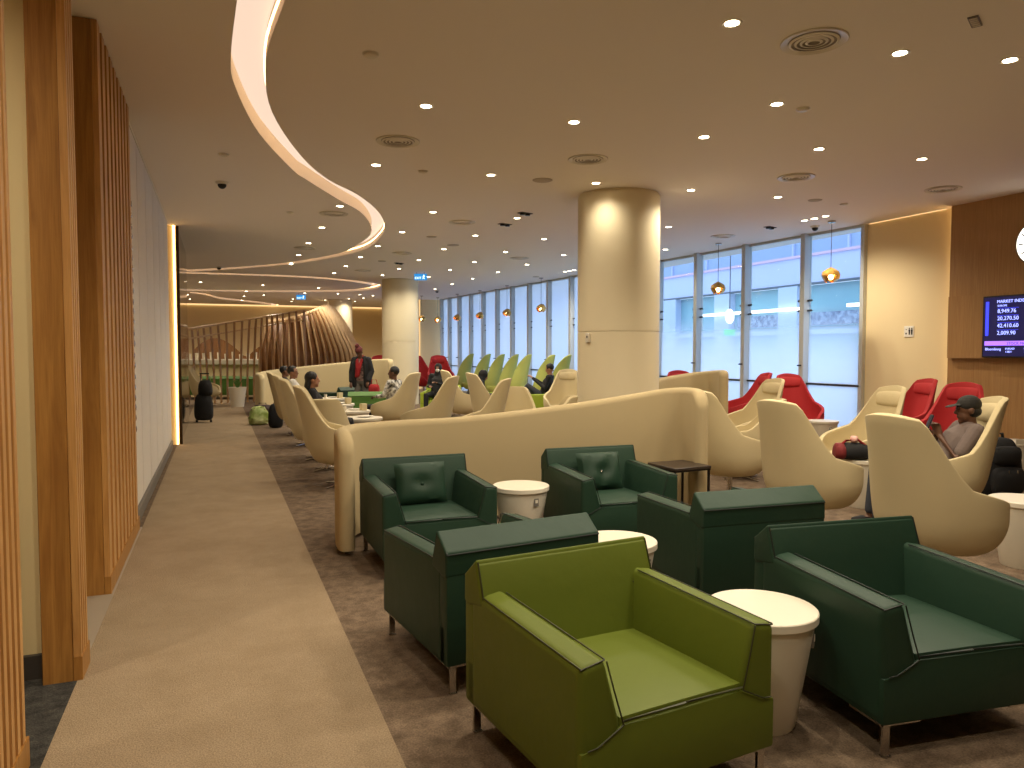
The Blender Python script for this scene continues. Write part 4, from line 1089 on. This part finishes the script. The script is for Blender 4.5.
        b.sweep([hp(0,.08,.055),hp(0,.13,.050),hp(0,.175,.038)],[.070,.066,.045],[.007,.006,.005],side=(1,0,0),n=14)
        o = b.build('cap', mat('dark_olive_cap',(30,27,22),.8), t); remesh(o, .006, 2)
        bb = MB(); bb.ball(hp(0,-.03,-.01),.079,.078,.06,rot=tilt); bb.build('hair', HAIR, t)
    if face:
        b = MB()
        for s in (-1,1): b.ball(hp(.028*s,.082,.018),.011,.006,.007,n=8)
        b.build('eyes', CL['black'], t)
    return t, hp
# man with cap, phone in both hands
J = pose_sit(.45, 37, 0, .46); 
J['head'] = J['neck']+V((0,.03,.13)); J['hp'] = 4
J['elL'] = V((-.23,-.10,.66)); J['elR'] = V((.23,-.10,.66)); J['wrL'] = V((-.05,-.03,.84)); J['wrR'] = V((.05,-.03,.84))
x, y = G(936,6.6)
mt, hp = person('man in dark cap and grey shirt holding a phone in a cream chair', (x,y,0), RZ(170), J, SK1, CL['greybrown'], CL['jeans'], .0075, 'cap', sleeves=.75,
    hands={'L':(V((.7,-.7,.2)),.9,V((.2,.25,1))),'R':(V((-.7,-.7,.2)),.9,V((-.2,.25,1)))})
t = thing('phone', 'dark mobile phone held up by the man with the cap', 'phone', (x,y,0), RZ(170))
b = MB(); b.box(-.036,.036,-.005,.005,-.075,.075); b.bevel(.004,2); b.xform(Matrix.Translation((0,.045,.955))@Matrix.Rotation(radians(20),4,'X')); b.build('phone_body', M['black'], t)
b = MB(); b.box(-.033,.033,-.0065,-.005,-.07,.07); b.xform(Matrix.Translation((0,.045,.955))@Matrix.Rotation(radians(20),4,'X')); b.build('display', emis('phone_display',(90,100,120),.5), t, smooth=False)
# standing woman
J = pose_stand(1.0); J['elL'] = V((-.26,.02,1.12)); J['wrL'] = V((-.24,.14,.90)); J['elR'] = V((.27,.0,1.12)); J['wrR'] = V((.23,.10,.88)); J['hp'] = 38
x, y = G(362,17.0)
wt, hp = person('standing woman in black jacket, red scarf and grey trousers bending her head', (x,y,0), RZ(-108), J, SK1, CL['floral'], CL['grey'], .011, 'bun')
b = MB()    # open jacket
for s in (-1,1):
    q = 'L' if s < 0 else 'R'
    b.sweep([J['sh'+q],J['el'+q],J['el'+q]+(J['wr'+q]-J['el'+q])*.9],[.078,.066,.052],n=12)
    b.sweep([V((.15*s,-.0,.82)),V((.15*s,.02,1.1)),V((.14*s,.03,1.30)),V((.09*s,.03,1.42))],[.09,.08,.085,.06],[.13,.13,.12,.08],n=14)
b.sweep([V((0,-.09,.85)),V((0,-.09,1.35))],[.15,.15],[.05,.05],n=12)
o = b.build('jacket', CL['black'], wt); remesh(o, .011)
b = MB(); b.sweep([V((-.07,.02,1.45)),V((-.06,.12,1.38)),V((-.02,.165,1.2)),V((.02,.16,1.03))],[.03,.04,.05,.05],[.02]*4,n=10); b.sweep([V((.07,.02,1.45)),V((.06,.12,1.38)),V((.02,.17,1.2)),V((.05,.15,1.0))],[.03,.04,.05,.055],[.02]*4,n=10); b.sweep([V((-.07,.0,1.45)),V((0,-.05,1.47)),V((.07,0,1.45))],.03,n=8)
o = b.build('scarf', CL['red'], wt); remesh(o, .011)
x2, y2 = W((374-512)/FPX*16.75, 16.75)
t = thing('handbag', 'bright red handbag hanging from the standing woman\'s hand', 'bag', (x2,y2,.70), RZ(-100))
b = softbox(.26,.12,.22,top=.85); b.build('body', CL['red'], t)
MB().sweep([(-.08,0,.2),(-.05,0,.32),(.05,0,.32),(.08,0,.2)],.01,n=8).build('handle', CL['red'], t)
t.location.z = .62
pg = None
x, y = G(320,10.95)
person('person with long black hair seen from behind in the second chair of the aisle row', (x,y,.006), RZ(15), pose_sit(.45, 15), SK3, CL['black'], CL['black'], .013, 'long')
x, y = G(298,14.1)
J = pose_sit(.46,13); J['hy'] = -20
person('person with black hair and pale top in the fourth chair of the aisle row', (x,y,.006), RZ(15), J, SK2, CL['white'], CL['navy'], .013, 'short')
x, y = G(290,16.3)
person('person with black hair half hidden behind the tops of the aisle chairs', (x,y,.006), RZ(15), pose_sit(.42, 15), SK2, CL['black'], CL['black'], .014, 'short')
x, y = G(392,13.95)
J = pose_sit(.45,6); J['elL'] = J['shL']+V((-.05,.10,-.24)); J['hy'] = 15
person('person in black and white patterned shirt in the cream chair by the far column', (x,y,0), RZ(160), J, SK1, CL['print'], CL['black'], .012, 'short')
x, y = W((437-512)/FPX*18.0, 18.0)
J = pose_sit(.45,14,spread=.15); J['wrL'] = V((-.06,.24,.82)); J['wrR'] = V((.10,.26,.74)); 
mt, hp = person('seated person in black with a pale face mask in the far lime armchair', (x,y,0), RZ(-100), J, SK2, CL['black'], CL['black'], .013, 'scarf')
b = MB(); b.ball(hp(0,.062,-.045),.052,.048,.045,n=12); b.build('face_mask', CL['white'], mt)
x, y = G(468,15.5)
J = pose_sit(.45,-32); J['head'] = J['neck']+V((0,.07,.10)); J['hp'] = 25
person('person in black headscarf leaning forward in a cream chair', (x,y,0), RZ(20), J, SK2, CL['black'], CL['black'], .013, 'scarf')
x, y = G(544,16.9)
J = pose_sit(.47,18); J['knL'] = V((-.10,.36,.80)); J['anL'] = V((-.10,.62,.50)); J['toeL'] = V((-.1,.74,.52)); J['knR'] = V((.10,.46,.66)); J['anR'] = V((.10,.84,.48)); J['toeR'] = V((.1,.95,.55)); J['wrL'] = V((-.06,.26,.98)); J['wrR'] = V((.05,.26,.96)); J['hp'] = 18
person('man in black reclining with raised knees on a lime armchair', (x,y,0), RZ(165), J, SK3, CL['black'], CL['jeans'], .013, 'short')
# ------------------------------------------------------------------ light and camera
cam = bpy.data.cameras.new('camera'); cam.sensor_width = 36; cam.lens = 36*FPX/1024; cam.clip_end = 200
co = bpy.data.objects.new('camera', cam); C.objects.link(co)
co.location = (0,0,EYE); co.rotation_euler = (pi/2-PITCH, 0, -YAW)
sc = bpy.context.scene; sc.camera = co
sc.view_settings.view_transform = 'Standard'; sc.view_settings.look = 'None'; sc.view_settings.gamma = 1; sc.view_settings.exposure = .42
try: sc.view_settings.use_curve_mapping = False
except Exception: pass
sc.cycles.use_denoising = True
sc.cycles.max_bounces = 6; sc.cycles.diffuse_bounces = 4; sc.cycles.caustics_reflective = False; sc.cycles.caustics_refractive = False; sc.cycles.sample_clamp_indirect = 4
